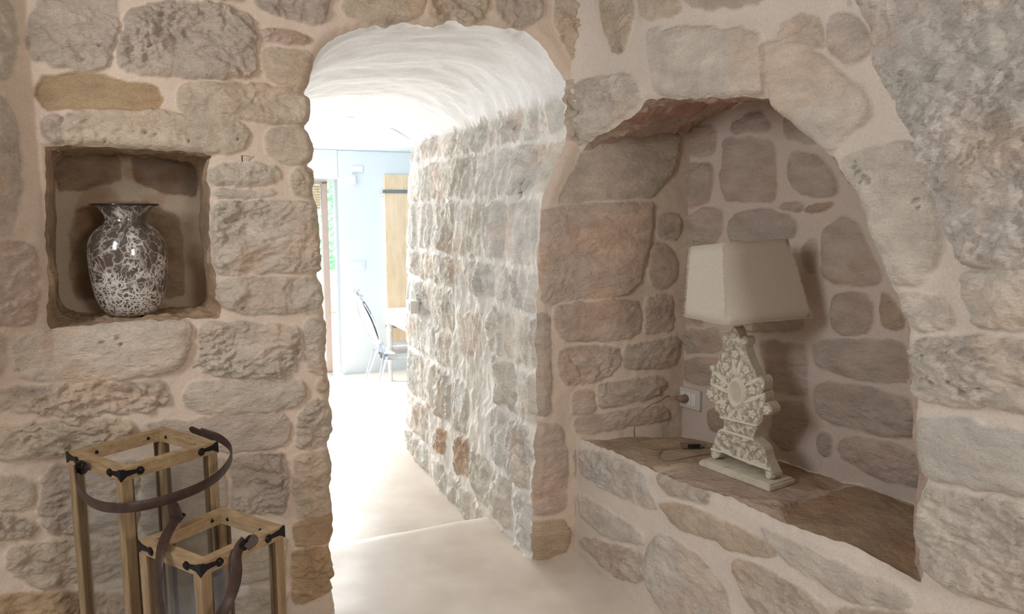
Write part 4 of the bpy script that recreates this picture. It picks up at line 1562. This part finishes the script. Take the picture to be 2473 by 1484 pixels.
# clear acrylic chair, seen from behind
r1 = onz(885, 960, -.16)
r2 = onz(918, 985, -.16)
mid = (r1 + r2) / 2
bd = (r1 - r2)[:2]
wd_ = np.linalg.norm(bd)
fwd = np.array([-bd[1], bd[0]]) / wd_
if fwd[0] < 0:
    fwd = -fwd
rz = math.atan2(-fwd[0], fwd[1])    # local +y forward
t = empty('dining_chair', (mid[0] + fwd[0] * 0.0, mid[1], -0.16), rz)
tag(t, 'clear transparent acrylic dining chair with carved oval back at the table', 'chair')
hw = 0.185
m_ = MB()
seat = [(-.17, .06), (.17, .06), (.215, .25), (.20, .44), (.12, .50), (-.12, .50), (-.20, .44), (-.215, .25)]
m_.prism([tuple(p) for p in chaikin(seat, 2)], 0.445, 0.47)
m_.prism([tuple(p * np.array([.94, .92]) + np.array([0, .02])) for p in chaikin(seat, 2)], 0.41, 0.444)
m_.build('seat', M['acrylic'], t, True)
for s in (-1, 1):
    m_ = MB(); m_.tube([(s * hw, -0.06, 0), (s * hw * .98, -0.02, .16), (s * .165, 0.05, .36), (s * .15, .08, .46)], [.012, .015, .019, .024], 10, 2); m_.build('leg', M['acrylic'], t, True)
    m_ = MB(); m_.tube([(s * .19, .50, 0), (s * .18, .47, .16), (s * .19, .46, .34), (s * .18, .43, .44)], [.012, .014, .02, .026], 10, 2); m_.build('leg', M['acrylic'], t, True)
m_ = MB()
oval = []
for k in range(33):
    q = 2 * math.pi * k / 32
    x = .195 * math.sin(q) * (1 + .12 * math.cos(q))
    z = .755 - .215 * math.cos(q)
    oval.append((x, .06 - (z - .5) * .36, z))
m_.tube(oval, .017, 10, 0)
for s in (-1, 1):
    m_.tube([(s * .13, .08, .45), (s * .09, .075, .50), (s * .07, .065, .56)], .018, 8, 1)
m_.build('back_frame', M['acrylic'], t, True)
m_ = MB()
n0 = 14
for s0_, off in ((0, 0.0),):
    pts = [(.178 * math.sin(2 * math.pi * k / 32) * (1 + .12 * math.cos(2 * math.pi * k / 32)), .755 - .195 * math.cos(2 * math.pi * k / 32)) for k in range(32)]
    lo = [m_.bm.verts.new((x, .055 - (z - .5) * .36, z)) for x, z in pts]
    hi = [m_.bm.verts.new((x, .067 - (z - .5) * .36, z)) for x, z in pts]
    m_.bm.faces.new(lo[::-1]); m_.bm.faces.new(hi)
    for k in range(32):
        m_.bm.faces.new((lo[k], lo[(k + 1) % 32], hi[(k + 1) % 32], hi[k]))
m_.build('back_panel', M['acrylic'], t, True)
m_ = MB()
for k in range(-4, 5):
    x = k * .028
    z = .975 + .055 * math.cos(k * .42)
    m_.tube([(x, .06 - (z - .52) * .36, z - .02), (x * 1.15, .06 - (z - .5) * .36, z + .02 + .02 * (k % 2 == 0))], [.013, .008], 8, 0)
m_.tube([(-.13, -.11, .955), (-.07, -.12, .99), (0, -.13, 1.02), (.07, -.12, .99), (.13, -.11, .955)], .012, 8, 2)
m_.build('carved_crest', M['acrylic'], t, True)

# switch plate on the passage wall
sp = wallJ.px([(1009, 740)])[0]
P = wallJ.base(np.array([sp[0]]), np.array([sp[1]]))[0]
dJ = np.array([-0.621, 1.551]); dJ /= np.linalg.norm(dJ)
nJ = np.array([-dJ[1], dJ[0]])
Ps = P + np.array([nJ[0], nJ[1], 0]) * 0.055
t = empty('light_switch', tuple(Ps), math.atan2(dJ[1], dJ[0]))
tag(t, 'small white switch plate set on the rough stone passage wall', 'switch')
m_ = MB(); m_.box((0, -0.02, 0), (.12, .06, .085), None, 0.004); m_.build('plate', M['whiteplastic'], t)
m_ = MB(); m_.box((0, .012, 0), (.07, .006, .05), None, 0.002); m_.build('rocker', M['plate'], t)

# ------------------------------------------------------------------ vase in the niche
vb = pA([(320, 770)])[0]
Pv = wallA.base(np.array([vb[0]]), np.array([vb[1]]))[0] + nA * 0.145
zN = float(pA([(300, 777)])[0][1])
prof = [(0, .004), (.062, .0), (.078, .006), (.098, .025), (.114, .06), (.124, .11), (.130, .17), (.131, .215), (.127, .25), (.113, .28), (.092, .30), (.073, .312), (.064, .322), (.063, .332), (.070, .348), (.088, .366), (.103, .374), (.105, .378), (.098, .379), (.086, .371), (.064, .350), (.055, .332), (.058, .315), (.082, .296), (.106, .27), (.120, .23), (.122, .17), (.112, .08), (.09, .03), (0, .015)]
t = empty('vase', (Pv[0], Pv[1], zN + 0.004))
tag(t, 'rounded smoky glass vase with white crackle pattern standing in the wall niche', 'vase')
prof = [(r_ * (0.94 if r_ > 0.07 or z_ < .29 else 1.0), z_) for r_, z_ in prof]
pr_ = chaikin(prof, 1, False)
m_ = MB(); m_.lathe([tuple(p) for p in pr_], (0, 0, 0), 72); m_.build('body', M['vase'], t, True)
m_ = MB(); m_.lathe([(.099, .3735), (.1045, .3735), (.1065, .376), (.1055, .3795), (.100, .3805), (.096, .3785), (.097, .375), (.099, .3735)], (0, 0, 0), 72); m_.build('rim', basic('dark_glass_rim', (44, 38, 34), 0.15), t, True)


# ------------------------------------------------------------------ lanterns
def lantern(cx, cy, w, l, h, rz, label, bolts=True):
    t = empty('lantern', (cx, cy, 0), rz)
    tag(t, label, 'lantern')
    p = 0.030
    rh = 0.034
    for z0 in (h - rh, 0.0):
        for sx, sy in ((1, 0), (-1, 0), (0, 1), (0, -1)):
            m_ = MB()
            if sx:
                x0, x1 = sx * w / 2, sx * (w / 2 - p)
                poly = [(x0, -l / 2), (x0, l / 2), (x1, l / 2 - p), (x1, -l / 2 + p)]
            else:
                y0, y1 = sy * l / 2, sy * (l / 2 - p)
                poly = [(-w / 2, y0), (w / 2, y0), (w / 2 - p, y1), (-w / 2 + p, y1)]
            m_.prism(poly, z0, z0 + rh)
            r_ = m_.build('rail', M['oak_h'], t)
            if bolts and z0 > 0:
                for q in (-.27, .27):
                    m2 = MB()
                    if sx:
                        m2.lathe([(0, .003), (.004, .003), (.0055, .001), (.0055, 0)], (sx * (w / 2 - p), q * l, z0 + rh * .55), 12, Matrix.Rotation(-sx * math.pi / 2, 3, 'Y'))
                    else:
                        m2.lathe([(0, .003), (.004, .003), (.0055, .001), (.0055, 0)], (q * w, sy * (l / 2 - p), z0 + rh * .55), 12, Matrix.Rotation(sy * math.pi / 2, 3, 'X'))
                    m2.build('bolt', M['iron'], r_, True)
    for sx in (-1, 1):
        for sy in (-1, 1):
            m_ = MB()
            m_.box((sx * (w / 2 - p / 2), sy * (l / 2 - p / 2), h / 2), (p, p, h - 2 * rh), None, 0.0015)
            m_.build('post', M['oak'], t)
            # black corner bracket: two arms with round ends and a point running down the post
            m_ = MB()
            al = 0.060
            arm = [(0, -.001), (0, -.034), (.006, -.030), (.018, -.022), (.045, -.020), (.050, -.027), (.060, -.028), (.066, -.021), (.066, -.013), (.060, -.006), (.050, -.006), (.045, -.010), (.018, -.006), (.006, .0005)]
            # arm in the plane facing x and arm in the plane facing y
            for face in (0, 1):
                if face == 0:
                    mt = Matrix(((0, 0, sx, sx * w / 2), (-sy, 0, 0, sy * (l / 2 + .0025)), (0, 1, 0, h), (0, 0, 0, 1)))
                else:
                    mt = Matrix(((-sx, 0, 0, sx * (w / 2 + .0025)), (0, 0, sy, sy * l / 2), (0, 1, 0, h), (0, 0, 0, 1)))
                m_.prism(arm, 0.0, 0.0028, mt)
                for q in (0.058,):
                    v = mt @ Vector((q, -.0165, 0.0028))
                    rot = Matrix.Rotation(sx * math.pi / 2, 3, 'Y') if face == 0 else Matrix.Rotation(-sy * math.pi / 2, 3, 'X')
                    m_.lathe([(.0085, 0), (.0075, .003), (.003, .0045), (0, .0045)], tuple(v), 12, rot)
            m_.build('corner_bracket', M['iron'], t, True)
    for sx, sy in ((1, 0), (-1, 0), (0, 1), (0, -1)):
        m_ = MB()
        if sx:
            m_.box((sx * (w / 2 - p / 2), 0, h / 2), (.003, l - 2 * p, h - 2 * rh))
        else:
            m_.box((0, sy * (l / 2 - p / 2), h / 2), (w - 2 * p, .003, h - 2 * rh))
        m_.build('glass_pane', M['pane'], t)
        for s in (-1, 1):
            m_ = MB()
            if sx:
                m_.box((sx * (w / 2 - p * .25), s * (l / 2 - p - .003), h / 2), (.008, .006, h - 2 * rh))
            else:
                m_.box((s * (w / 2 - p - .003), sy * (l / 2 - p * .25), h / 2), (.006, .008, h - 2 * rh))
            m_.build('glazing_bead', M['brownbead'], t)
    m_ = MB(); m_.box((0, 0, .012), (w - 2 * p, l - 2 * p, .014)); m_.build('floor_board', M['oak_h'], t)
    return t


M['brownbead'] = basic('dark_wood_bead', (96, 76, 52), 0.6)
L1 = lantern(-1.087, 2.068, 0.282, 0.292, 0.87, math.radians(-33), 'taller open-topped oak and glass lantern against the niche wall')
L2 = lantern(-0.805, 1.855, 0.255, 0.260, 0.70, math.radians(-31), 'shorter open-topped oak and glass lantern in front of the taller one')


def child_at(o, parent):
    o.parent = parent
    o.matrix_parent_inverse = parent_mat(parent).inverted()
    return o


def parent_mat(p):
    return Matrix.Translation(p.location) @ Matrix.Rotation(p.rotation_euler[2], 4, 'Z')


def strap(parent, pts, wdir, width, name='leather_strap', thick=0.0045):
    m_ = MB()
    m_.ribbon(pts, wdir, width, thick, 3)
    return child_at(m_.build(name, M['leather'], None, True), parent)


def tab(parent, c0, c1, wdir, width, thick=0.006):
    c0, c1, w = Vector(c0), Vector(c1), Vector(wdir).normalized()
    u = (c0 - c1)
    L_ = u.length
    u = u.normalized()
    w = (w - u * w.dot(u)).normalized()
    n = u.cross(w)
    h_ = width / 2
    poly = [(0, -h_ * .85), (L_ - h_, -h_)] + [(L_ - h_ + h_ * math.sin(q), -h_ * math.cos(q)) for q in np.linspace(.3, math.pi - .3, 9)] + [(L_ - h_, h_), (0, h_ * .85)]
    mt = Matrix(((u.x, w.x, n.x, c1.x), (u.y, w.y, n.y, c1.y), (u.z, w.z, n.z, c1.z), (0, 0, 0, 1)))
    m_ = MB()
    m_.prism(poly, -thick / 2, thick / 2, mt)
    return child_at(m_.build('strap_tab', M['leather'], None, False), parent)


def buckle(parent, c, wdir, ndir, r):
    w = Vector(wdir).normalized()
    n = Vector(ndir).normalized()
    u = n.cross(w).normalized()
    m_ = MB()
    c = Vector(c)
    pts = [c + w * (a * r) + u * (b * r * .55) for a, b in ((-1, -1), (1, -1), (1, 1), (-1, 1), (-1, -1))]
    for p, q in zip(pts, pts[1:]):
        m_.tube([p, q], .0028, 8, 0)
    m_.tube([c - u * r * .5, c + u * r * .8 + n * .004], .002, 6, 0)
    return child_at(m_.build('buckle', M['iron'], None, True), parent)


P1 = [aty(212, 1128, 1.965), aty(190, 1122, 1.955), aty(180, 1140, 1.93), aty(188, 1178, 1.90), aty(208, 1207, 1.86), aty(240, 1224, 1.81), aty(285, 1229, 1.77), aty(345, 1223, 1.80), aty(410, 1206, 1.85),
      aty(470, 1184, 1.91), aty(520, 1158, 1.98), aty(550, 1126, 2.06), aty(561, 1100, 2.13), aty(556, 1078, 2.18), aty(530, 1058, 2.215), aty(505, 1050, 2.225), aty(485, 1044, 2.235)]
s1_ = strap(L1, P1, [(0.0, 0.0, 1.0)], 0.028)
strap(L1, [aty(214, 1136, 1.95), aty(202, 1128, 1.945), aty(190, 1128, 1.95)], (0, 0, 1), 0.032, 'strap_tab', 0.006)
buckle(L1, aty(196, 1130, 1.94), (0.3, 0, 1), (-.5, -.85, 0), 0.016)
tab(L1, aty(458, 1036, 2.25), aty(515, 1058, 2.225), (0, -.5, 1), 0.026)
dAB = Vector((0.84, -0.53, 0))
P2 = [aty(428, 1246, 1.885), aty(420, 1262, 1.86), aty(403, 1290, 1.80), aty(390, 1325, 1.735), aty(383, 1370, 1.70), aty(382, 1420, 1.685), aty(388, 1480, 1.66), aty(410, 1560, 1.63), aty(455, 1600, 1.62),
      aty(500, 1560, 1.63), aty(528, 1500, 1.65), aty(552, 1450, 1.67), aty(566, 1415, 1.70), aty(572, 1380, 1.735), aty(568, 1350, 1.75), aty(576, 1325, 1.765), aty(592, 1306, 1.785)]
strap(L2, P2, [tuple(dAB)] * 7 + [(0.8, -.3, .3), (0.2, -.3, .9), (-.3, -.3, .9), (-.7, -.2, .4)] + [(-0.75, -0.3, .3)] * 3 + [(-.6, -.75, .1)] * 3, 0.029)
tab(L2, aty(412, 1210, 1.885), aty(432, 1256, 1.875), tuple(dAB), 0.050, 0.007)
buckle(L2, aty(430, 1248, 1.88), tuple(dAB), (-.3, -.5, .8), 0.019)
tab(L2, aty(620, 1295, 1.79), aty(592, 1322, 1.765), (.3, .7, .55), 0.032)
buckle(L2, aty(597, 1312, 1.775), (.4, .8, .4), (.8, -.5, .2), 0.016)

m_ = MB()
m_.lathe([(0, 0), (.042, 0), (.045, .004), (.045, .535), (.041, .545), (.03, .541), (0, .536)], (0, 0, 0), 36)
cnd = empty('pillar_candle', (-0.845, 1.90, 0.019))
tag(cnd, 'grey pillar candle standing inside the shorter lantern', 'candle')
m_.build('wax', M['candle'], cnd, True)
m_ = MB(); m_.tube([(0, 0, .534), (.001, 0, .548), (.003, .001, .556)], .0014, 6, 1); m_.build('wick', M['iron'], cnd, True)

# ------------------------------------------------------------------ table lamp on the bench
lx, ly = 0.902, 2.697
bz = 0.552
dl_ = np.array([0.184, -0.28]); dl_ /= np.linalg.norm(dl_)      # along the carved board
dn_ = np.array([-dl_[1], dl_[0]])
dn_ = dn_ if dn_[1] < 0 or dn_[0] < 0 else -dn_                 # toward the viewer
rzl = math.atan2(dl_[1], dl_[0])
lamp = empty('table_lamp', (lx, ly, bz), rzl)
tag(lamp, 'cream carved wooden table lamp with fringed linen shade on the stone bench', 'lamp')
m_ = MB()
m_.box((0, 0, 0.009), (0.337, 0.147, 0.018), None, 0.002)
m_.box((0, 0, 0.021), (0.325, 0.135, 0.008), None, 0.003)
m_.build('plinth', M['cream'], lamp, True)
BF = np.array([lx, ly]) + dn_ * 0.022        # front face of the carved board
D2 = np.array([dl_[0], dl_[1]])


def board_px(pts):
    out = []
    for x, y in pts:
        r = ray(x, y)
        t_ = (dn_ @ BF) / (dn_ @ r[:2])
        P_ = r * t_ + np.array([0, 0, EYE])
        out.append(((P_[:2] - BF) @ D2, P_[2] - bz))
    return np.array(out)


OUT = [(1775, 792), (1771, 796), (1762, 809), (1750, 809), (1745, 820), (1748, 833), (1757, 838), (1749, 843), (1740, 862), (1733, 886), (1722, 884), (1714, 890), (1719, 912), (1715, 925), (1719, 938), (1706, 945), (1707, 960),
       (1715, 972), (1723, 978), (1727, 992), (1739, 1010), (1749, 1028), (1748, 1038), (1733, 1044), (1724, 1076), (1717, 1089), (1716, 1100), (1720, 1111), (1730, 1115), (1740, 1108), (1741, 1096), (1780, 1113), (1814, 1129), (1850, 1143),
       (1849, 1154), (1857, 1163), (1868, 1164), (1873, 1154), (1865, 1138), (1852, 1111), (1849, 1090), (1838, 1078), (1822, 1067), (1823, 1055), (1832, 1034), (1842, 1022), (1844, 1006), (1853, 1011), (1865, 1004), (1867, 990), (1856, 977), (1846, 979),
       (1851, 966), (1848, 950), (1840, 958), (1848, 940), (1848, 922), (1838, 911), (1830, 916), (1826, 904), (1814, 880), (1805, 856), (1800, 842), (1808, 832), (1806, 819), (1795, 816), (1789, 824), (1785, 810), (1780, 798)]
outl = chaikin(board_px(OUT), 1)
zb = outl[:, 1].min()
outl[:, 1] -= (zb - 0.0255)
lo, hi = outl.min(0), outl.max(0)
na, nz = 230, 380
X_, Y_ = np.meshgrid(np.linspace(lo[0] - .002, hi[0] + .002, na), np.linspace(lo[1] - .002, hi[1] + .002, nz), indexing='ij')
d_, nx_, ny_ = sdf(X_.ravel(), Y_.ravel(), outl, True)
step_ = max((hi[0] - lo[0]) / na, (hi[1] - lo[1]) / nz)
snap = (d_ < 0) & (d_ > -step_ * 1.7)
X_.ravel()[snap] = nx_[snap]
Y_.ravel()[snap] = ny_[snap]
d_ = d_.reshape(X_.shape)
C7 = lambda x, y: (1660 + x / 3.371, 770 + y / 3.371)


def bp(x, y):
    q = board_px([C7(x, y)])[0]
    return q[0], q[1] - (zb - 0.0255)


mc = bp(410, 620)
mr = abs(bp(480, 620)[0] - bp(345, 620)[0]) / 2
mh = abs(bp(410, 500)[1] - bp(410, 745)[1]) / 2
rx, ry = X_ - mc[0], Y_ - mc[1]
th = np.arctan2(rx, ry)
rr_ = np.sqrt((rx / mr) ** 2 + (ry / mh) ** 2)
wv = fbm(X_ * 60, Y_ * 60, 2, 3) * 0.35
H_ = 0.003 + 0.0035 * np.abs(np.sin(th * 11 + rr_ * 1.5 + wv * 2)) * (0.5 + 0.5 * np.cos(rr_ * 9 + th * 3)) + 0.003 * ridg(X_ * 45, Y_ * 45, 3, 2)
flow = [(395, 305), (320, 405), (485, 435), (295, 545), (535, 600), (295, 720), (535, 795), (655, 760), (190, 630), (315, 175), (465, 205), (385, 150), (210, 415), (600, 520), (265, 965), (305, 985), (385, 1010), (465, 1045), (550, 1070), (600, 1110)]
for i, (fx, fy) in enumerate(flow):
    c = bp(fx, fy)
    R_ = 0.019 if i < 9 else (0.013 if i < 14 else 0.012)
    ax_, ay_ = X_ - c[0], Y_ - c[1]
    r_ = np.hypot(ax_, ay_)
    tt = np.arctan2(ay_, ax_)
    pet = R_ * (0.86 + 0.14 * np.cos(5 * tt + i))
    u_ = r_ / pet
    hh = 0.010 * np.sqrt(np.clip(1 - u_ ** 2, 0, 1)) * (0.75 + 0.25 * np.cos(5 * tt + i)) - 0.004 * np.exp(-((u_ - .45) / .12) ** 2) + 0.0035 * np.exp(-(u_ / .22) ** 2)
    H_ = np.where(u_ < 1, 0.004 + hh, np.where(u_ < 1.2, H_ * 0.25, H_))
# long leaves above and below the medallion
for (x0, y0, x1, y1) in [(400, 480, 380, 350), (420, 480, 440, 360), (400, 760, 330, 830), (420, 760, 450, 850), (470, 700, 620, 640), (350, 560, 215, 440), (350, 620, 190, 540), (480, 560, 600, 500), (330, 690, 240, 700), (380, 1180, 330, 1080), (420, 1190, 430, 1070), (450, 1190, 510, 1100), (480, 1200, 600, 1180), (370, 1140, 270, 1060), (560, 1200, 660, 1220)]:
    a = np.array(bp(x0, y0)); b = np.array(bp(x1, y1))
    e = b - a
    L_ = np.linalg.norm(e); e = e / L_
    s_ = (X_ - a[0]) * e[0] + (Y_ - a[1]) * e[1]
    w_ = (X_ - a[0]) * -e[1] + (Y_ - a[1]) * e[0]
    q_ = s_ / L_
    wid = 0.0095 * np.sin(np.pi * np.clip(q_, 0.02, .98)) ** .6 * (1 + .15 * np.sin(s_ * 900))
    inn = (q_ > 0) & (q_ < 1) & (np.abs(w_) < wid)
    H_ = np.where(inn, 0.009 * np.sqrt(np.clip(1 - (w_ / (wid + 1e-9)) ** 2, 0, 1)) - 0.0035 * np.exp(-(w_ / .0015) ** 2) + 0.003, H_)
ring = 0.012 * np.exp(-((rr_ - 0.86) / 0.13) ** 2) + 0.006
H_ = np.where(rr_ < 1.06, ring - 0.002 * (rr_ < .7), H_)
for (x0, y0, x1, y1, wd2) in [(262, 815, 580, 890, .0045), (285, 920, 548, 1003, .005), (195, 1072, 690, 1250, .005)]:
    a = np.array(bp(x0, y0)); b = np.array(bp(x1, y1))
    e = b - a; L_ = np.linalg.norm(e); e = e / L_
    s_ = (X_ - a[0]) * e[0] + (Y_ - a[1]) * e[1]
    w_ = (X_ - a[0]) * -e[1] + (Y_ - a[1]) * e[0]
    inn = (s_ > -.004) & (s_ < L_ + .004) & (np.abs(w_) < wd2)
    H_ = np.where(inn, 0.006 + 0.006 * np.sqrt(np.clip(1 - (w_ / wd2) ** 2, 0, 1)), H_)
for (sx_, sy_) in ((228, 1125), (668, 1288)):
    c = bp(sx_, sy_)
    r_ = np.hypot(X_ - c[0], Y_ - c[1]); tt = np.arctan2(Y_ - c[1], X_ - c[0])
    H_ = np.where(r_ < .015, 0.008 + 0.0025 * np.sin(r_ * 1100 - tt), H_)
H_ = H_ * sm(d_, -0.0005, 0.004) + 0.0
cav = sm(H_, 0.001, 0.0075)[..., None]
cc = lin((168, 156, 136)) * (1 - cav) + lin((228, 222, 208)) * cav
V_ = np.stack([X_, -0.022 - H_, Y_], -1)
# orient: local y of the lamp empty points away from the viewer
sgn = 1.0 if (np.array([-math.sin(rzl), math.cos(rzl)]) @ dn_) < 0 else -1.0
V_[..., 1] *= sgn
q = grid_quads(na, nz)
ins = (d_.ravel() < -step_ * 0.01)[q].all(1)
qq = q[~ins]
used = np.zeros(na * nz, bool); used[qq.ravel()] = True
idx = np.cumsum(used) - 1
Vf = V_.reshape(-1, 3)[used]
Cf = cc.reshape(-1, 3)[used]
# edge of the board: grooved side between front and back
od = dens(outl, 0.0015, True)
od = np.vstack([od, od[:1]])
dep = np.linspace(0, 0.042, 12)
rag = 0.0012 * pn(np.arange(len(od))[:, None] * 0.35, np.zeros((1, 12)), 4)
cen_o = od.mean(0)
dd = (od - cen_o) / (np.linalg.norm(od - cen_o, axis=1, keepdims=True) + 1e-9)
inw = np.array([0] + [0.0015] * 10 + [0.003])[None, :] - rag * (dep > 0)[None]
SP = np.stack([od[:, None, 0] - dd[:, None, 0] * inw, np.broadcast_to(-0.022 + dep[None], (len(od), 12)), od[:, None, 1] - dd[:, None, 1] * inw], -1)
SP[..., 1] *= sgn
nv = len(Vf)
bkv = Vf.copy(); bkv[:, 1] = sgn * 0.020
Vall = np.vstack([Vf, SP.reshape(-1, 3), bkv])
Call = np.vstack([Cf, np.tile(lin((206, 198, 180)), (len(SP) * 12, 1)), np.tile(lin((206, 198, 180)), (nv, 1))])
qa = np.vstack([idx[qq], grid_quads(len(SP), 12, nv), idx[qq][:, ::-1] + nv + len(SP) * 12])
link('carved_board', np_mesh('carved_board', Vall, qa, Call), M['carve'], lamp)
# neck and fittings
zt = hi[1]
m_ = MB()
m_.box((0.0, 0, zt + .008), (.034, .03, .035), None, .004)
m_.lathe([(0, 0), (.02, 0), (.022, .006), (.014, .012), (.012, .05), (0, .05)], (0.0, 0, zt + .025), 20)
m_.build('neck', M['cream'], lamp, True)
m_ = MB(); m_.lathe([(0, 0), (.017, 0), (.017, .05), (.013, .055), (0, .055)], (0, 0, zt + .07), 20); m_.build('bulb_holder', M['iron'], lamp, True)
m_ = MB(); m_.lathe([(.012, 0), (.014, .02), (.03, .06), (.03, .075), (.02, .095), (0, .102)], (0, 0, zt + .12), 24)
m_.build('bulb', basic('frosted_bulb', (235, 232, 225), 0.3), lamp, True)

# shade: rectangular linen pyramid with frayed corners
zs0, zs1 = 1.165 - bz, 1.450 - bz
cS = np.array([0.888, 2.703])
eS = np.array([0.37, 0.173]); eS /= np.linalg.norm(eS)
nS = np.array([-eS[1], eS[0]])
RZ = Matrix.Rotation(-rzl, 3, 'Z')


def Lw(p, z):
    v = RZ @ Vector((p[0] - lx, p[1] - ly, 0))
    return Vector((v.x, v.y, z))


cs = []
for (w2, l2, z) in ((0.205, 0.112, zs0), (0.160, 0.084, zs1)):
    cs.append([Lw(cS + eS * a * w2 + nS * b * l2, z) for a, b in ((-1, -1), (1, -1), (1, 1), (-1, 1))])
cs[1][0] = Lw(*(lambda q: (q[:2], q[2] - bz))(aty(1745, 588, 2.560)))
cs[1][1] = Lw(*(lambda q: (q[:2], q[2] - bz))(aty(1903, 577, 2.700)))
cs[1][3] = Lw(*(lambda q: (q[:2], q[2] - bz))(aty(1668, 597, 2.716)))
cs[1][2] = cs[1][1] + cs[1][3] - cs[1][0]
m_ = MB()
NS = 14
for k in range(4):
    k2 = (k + 1) % 4
    g = [[None] * (NS + 1) for _ in range(9)]
    e_ = (cs[0][k2] - cs[0][k])
    for i in range(9):
        v = i / 8
        p = cs[0][k].lerp(cs[1][k], v)
        q2 = cs[0][k2].lerp(cs[1][k2], v)
        for j in range(NS + 1):
            u = j / NS
            c = p.lerp(q2, u)
            nrm = Vector((e_.y, -e_.x, 0)).normalized()
            g[i][j] = m_.bm.verts.new(c - nrm * 0.004 * math.sin(math.pi * u) * math.sin(math.pi * v))
    for i in range(8):
        for j in range(NS):
            m_.bm.faces.new((g[i][j], g[i][j + 1], g[i + 1][j + 1], g[i + 1][j]))
bmesh.ops.remove_doubles(m_.bm, verts=m_.bm.verts, dist=0.0003)
shade = m_.build('lamp_shade', M['linen'], lamp, True)
sol = shade.modifiers.new('cloth', 'SOLIDIFY')
sol.thickness = 0.0015
rf = random.Random(5)
for k in range(4):
    m_ = MB()
    a, b = cs[0][k], cs[1][k]
    out = (a - Lw(cS, zs0)); out.z = 0; out.normalize()
    side = Vector((-out.y, out.x, 0))
    for i in range(170):
        v = rf.random()
        c = a.lerp(b, v) + out * 0.0005
        d1 = (out * rf.uniform(.5, 1.2) + side * rf.uniform(-1, 1) + Vector((0, 0, rf.uniform(-.9, .3)))).normalized()
        L_ = rf.uniform(.003, .009)
        m_.tube([c, c + d1 * L_ * .6, c + d1 * L_ + Vector((0, 0, -.001))], .0005, 3, 0)
    m_.build('frayed_fringe', M['linen'], shade)
m_ = MB()
for lev, w2, l2, z in ((0, 0.2035, 0.1105, zs0 + .002), (1, 0.1585, 0.0825, zs1 - .002)):
    pts = [v.copy() for v in cs[lev]] + [cs[lev][0].copy()]
    for p, q2 in zip(pts, pts[1:]):
        m_.tube([p, q2], .0012, 6, 0)
pz = zt + .125
for a, b in ((-1, 0), (1, 0)):
    m_.tube([(cs[1][0].lerp(cs[1][3], .5) if a < 0 else cs[1][1].lerp(cs[1][2], .5)), Lw(cS, zs1 - .03), Lw(cS, zs1 - .035)], .0015, 6, 0)
m_.tube([Lw(np.array([lx, ly]), pz), Lw(cS, zs1 - .03)], .0018, 6, 0)
m_.build('shade_wire_frame', M['cream'], shade)

# socket on the back wall of the alcove
sk = pE([(1669, 962)])[0]
nE = wallE.nrm(np.array([0.1]))[0]
Pk = wallE.base(np.array([sk[0]]), np.array([sk[1]]))[0] + nE * 0.010
cnr = pE([(1642, 935), (1695, 945), (1693, 993), (1643, 980)])
wp = abs(cnr[1, 0] - cnr[0, 0])
hp = abs(cnr[1, 1] - cnr[2, 1])
sock = empty('power_socket', tuple(Pk), math.atan2(UE[1], UE[0]))
tag(sock, 'white power socket plate on the alcove wall behind the lamp', 'socket')
sy = 1.0 if (np.array([-UE[1], UE[0]]) @ nE[:2]) > 0 else -1.0
m_ = MB(); m_.box((0, sy * -.004, 0), (wp, .024, hp), None, .003); m_.build('cover_plate', M['plate'], sock)
for k in (-1, 0, 1):
    m_ = MB(); m_.box((k * wp * .23, sy * .009, 0), (wp * .21, .005, hp * .62), None, .001); m_.build('module', M['whiteplastic'], sock)


def lampchild(mbx, name, mat):
    o = mbx.build(name, mat, None, True)
    return child_at(o, lamp)


pl = Pk + nE * 0.03 - np.array([UE[0], UE[1], 0]) * 0.012
m_ = MB()
ex = -np.array([UE[0], UE[1], 0])
m_.tube([pl - nE * .018, pl + nE * .004, pl + nE * .012 + ex * .006, pl + nE * .014 + ex * .022, pl + nE * .014 + ex * .034], [.019, .019, .017, .010, .005], 12, 1)
lampchild(m_, 'plug', M['cord'])
zc = 0.5545
c0 = pl + nE * .014 + ex * .03
pts = [c0, c0 + ex * .05 + np.array([0, 0, .004]), aty(1600, 967, 3.17), aty(1570, 978, 3.13), aty(1545, 1000, 3.09), aty(1531, 1035, 3.05)]
flo = [onz(x, y, zc) for x, y in [(1532, 1056), (1545, 1074), (1570, 1084), (1600, 1084), (1636, 1080)]]
m_ = MB(); m_.tube([tuple(p) for p in pts + flo], .0028, 8, 3)
flo2 = [onz(x, y, zc) for x, y in [(1688, 1080), (1715, 1081), (1750, 1082)]]
m_.tube([tuple(p) for p in flo2], .0028, 8, 2)
flo3 = [onz(x, y, zc) for x, y in [(1638, 1083), (1605, 1084), (1590, 1095), (1592, 1108), (1620, 1114), (1660, 1105), (1712, 1096), (1735, 1098)]]
m_.tube([tuple(p) for p in flo3], .0026, 8, 3)
lampchild(m_, 'power_cord', M['cord'])
g0, g1 = onz(1644, 1082, zc), onz(1692, 1082, zc)
gd = (g1 - g0)
m_ = MB()
m_.box(tuple((g0 + g1) / 2 + np.array([0, 0, .010])), (float(np.linalg.norm(gd)), .030, .022), Matrix.Rotation(math.atan2(gd[1], gd[0]), 3, 'Z'), .004)
dm = lampchild(m_, 'inline_dimmer', basic('smoked_clear_plastic', (120, 100, 84), 0.15))
m_ = MB()
m_.box(tuple((g0 + g1) / 2 + gd * .12 + np.array([0, 0, .011])), (float(np.linalg.norm(gd)) * .6, .0315, .018), Matrix.Rotation(math.atan2(gd[1], gd[0]), 3, 'Z'), .001)
o = m_.build('circuit_board', basic('dark_circuit_board', (38, 38, 34), 0.3), None, True)
o.parent = dm
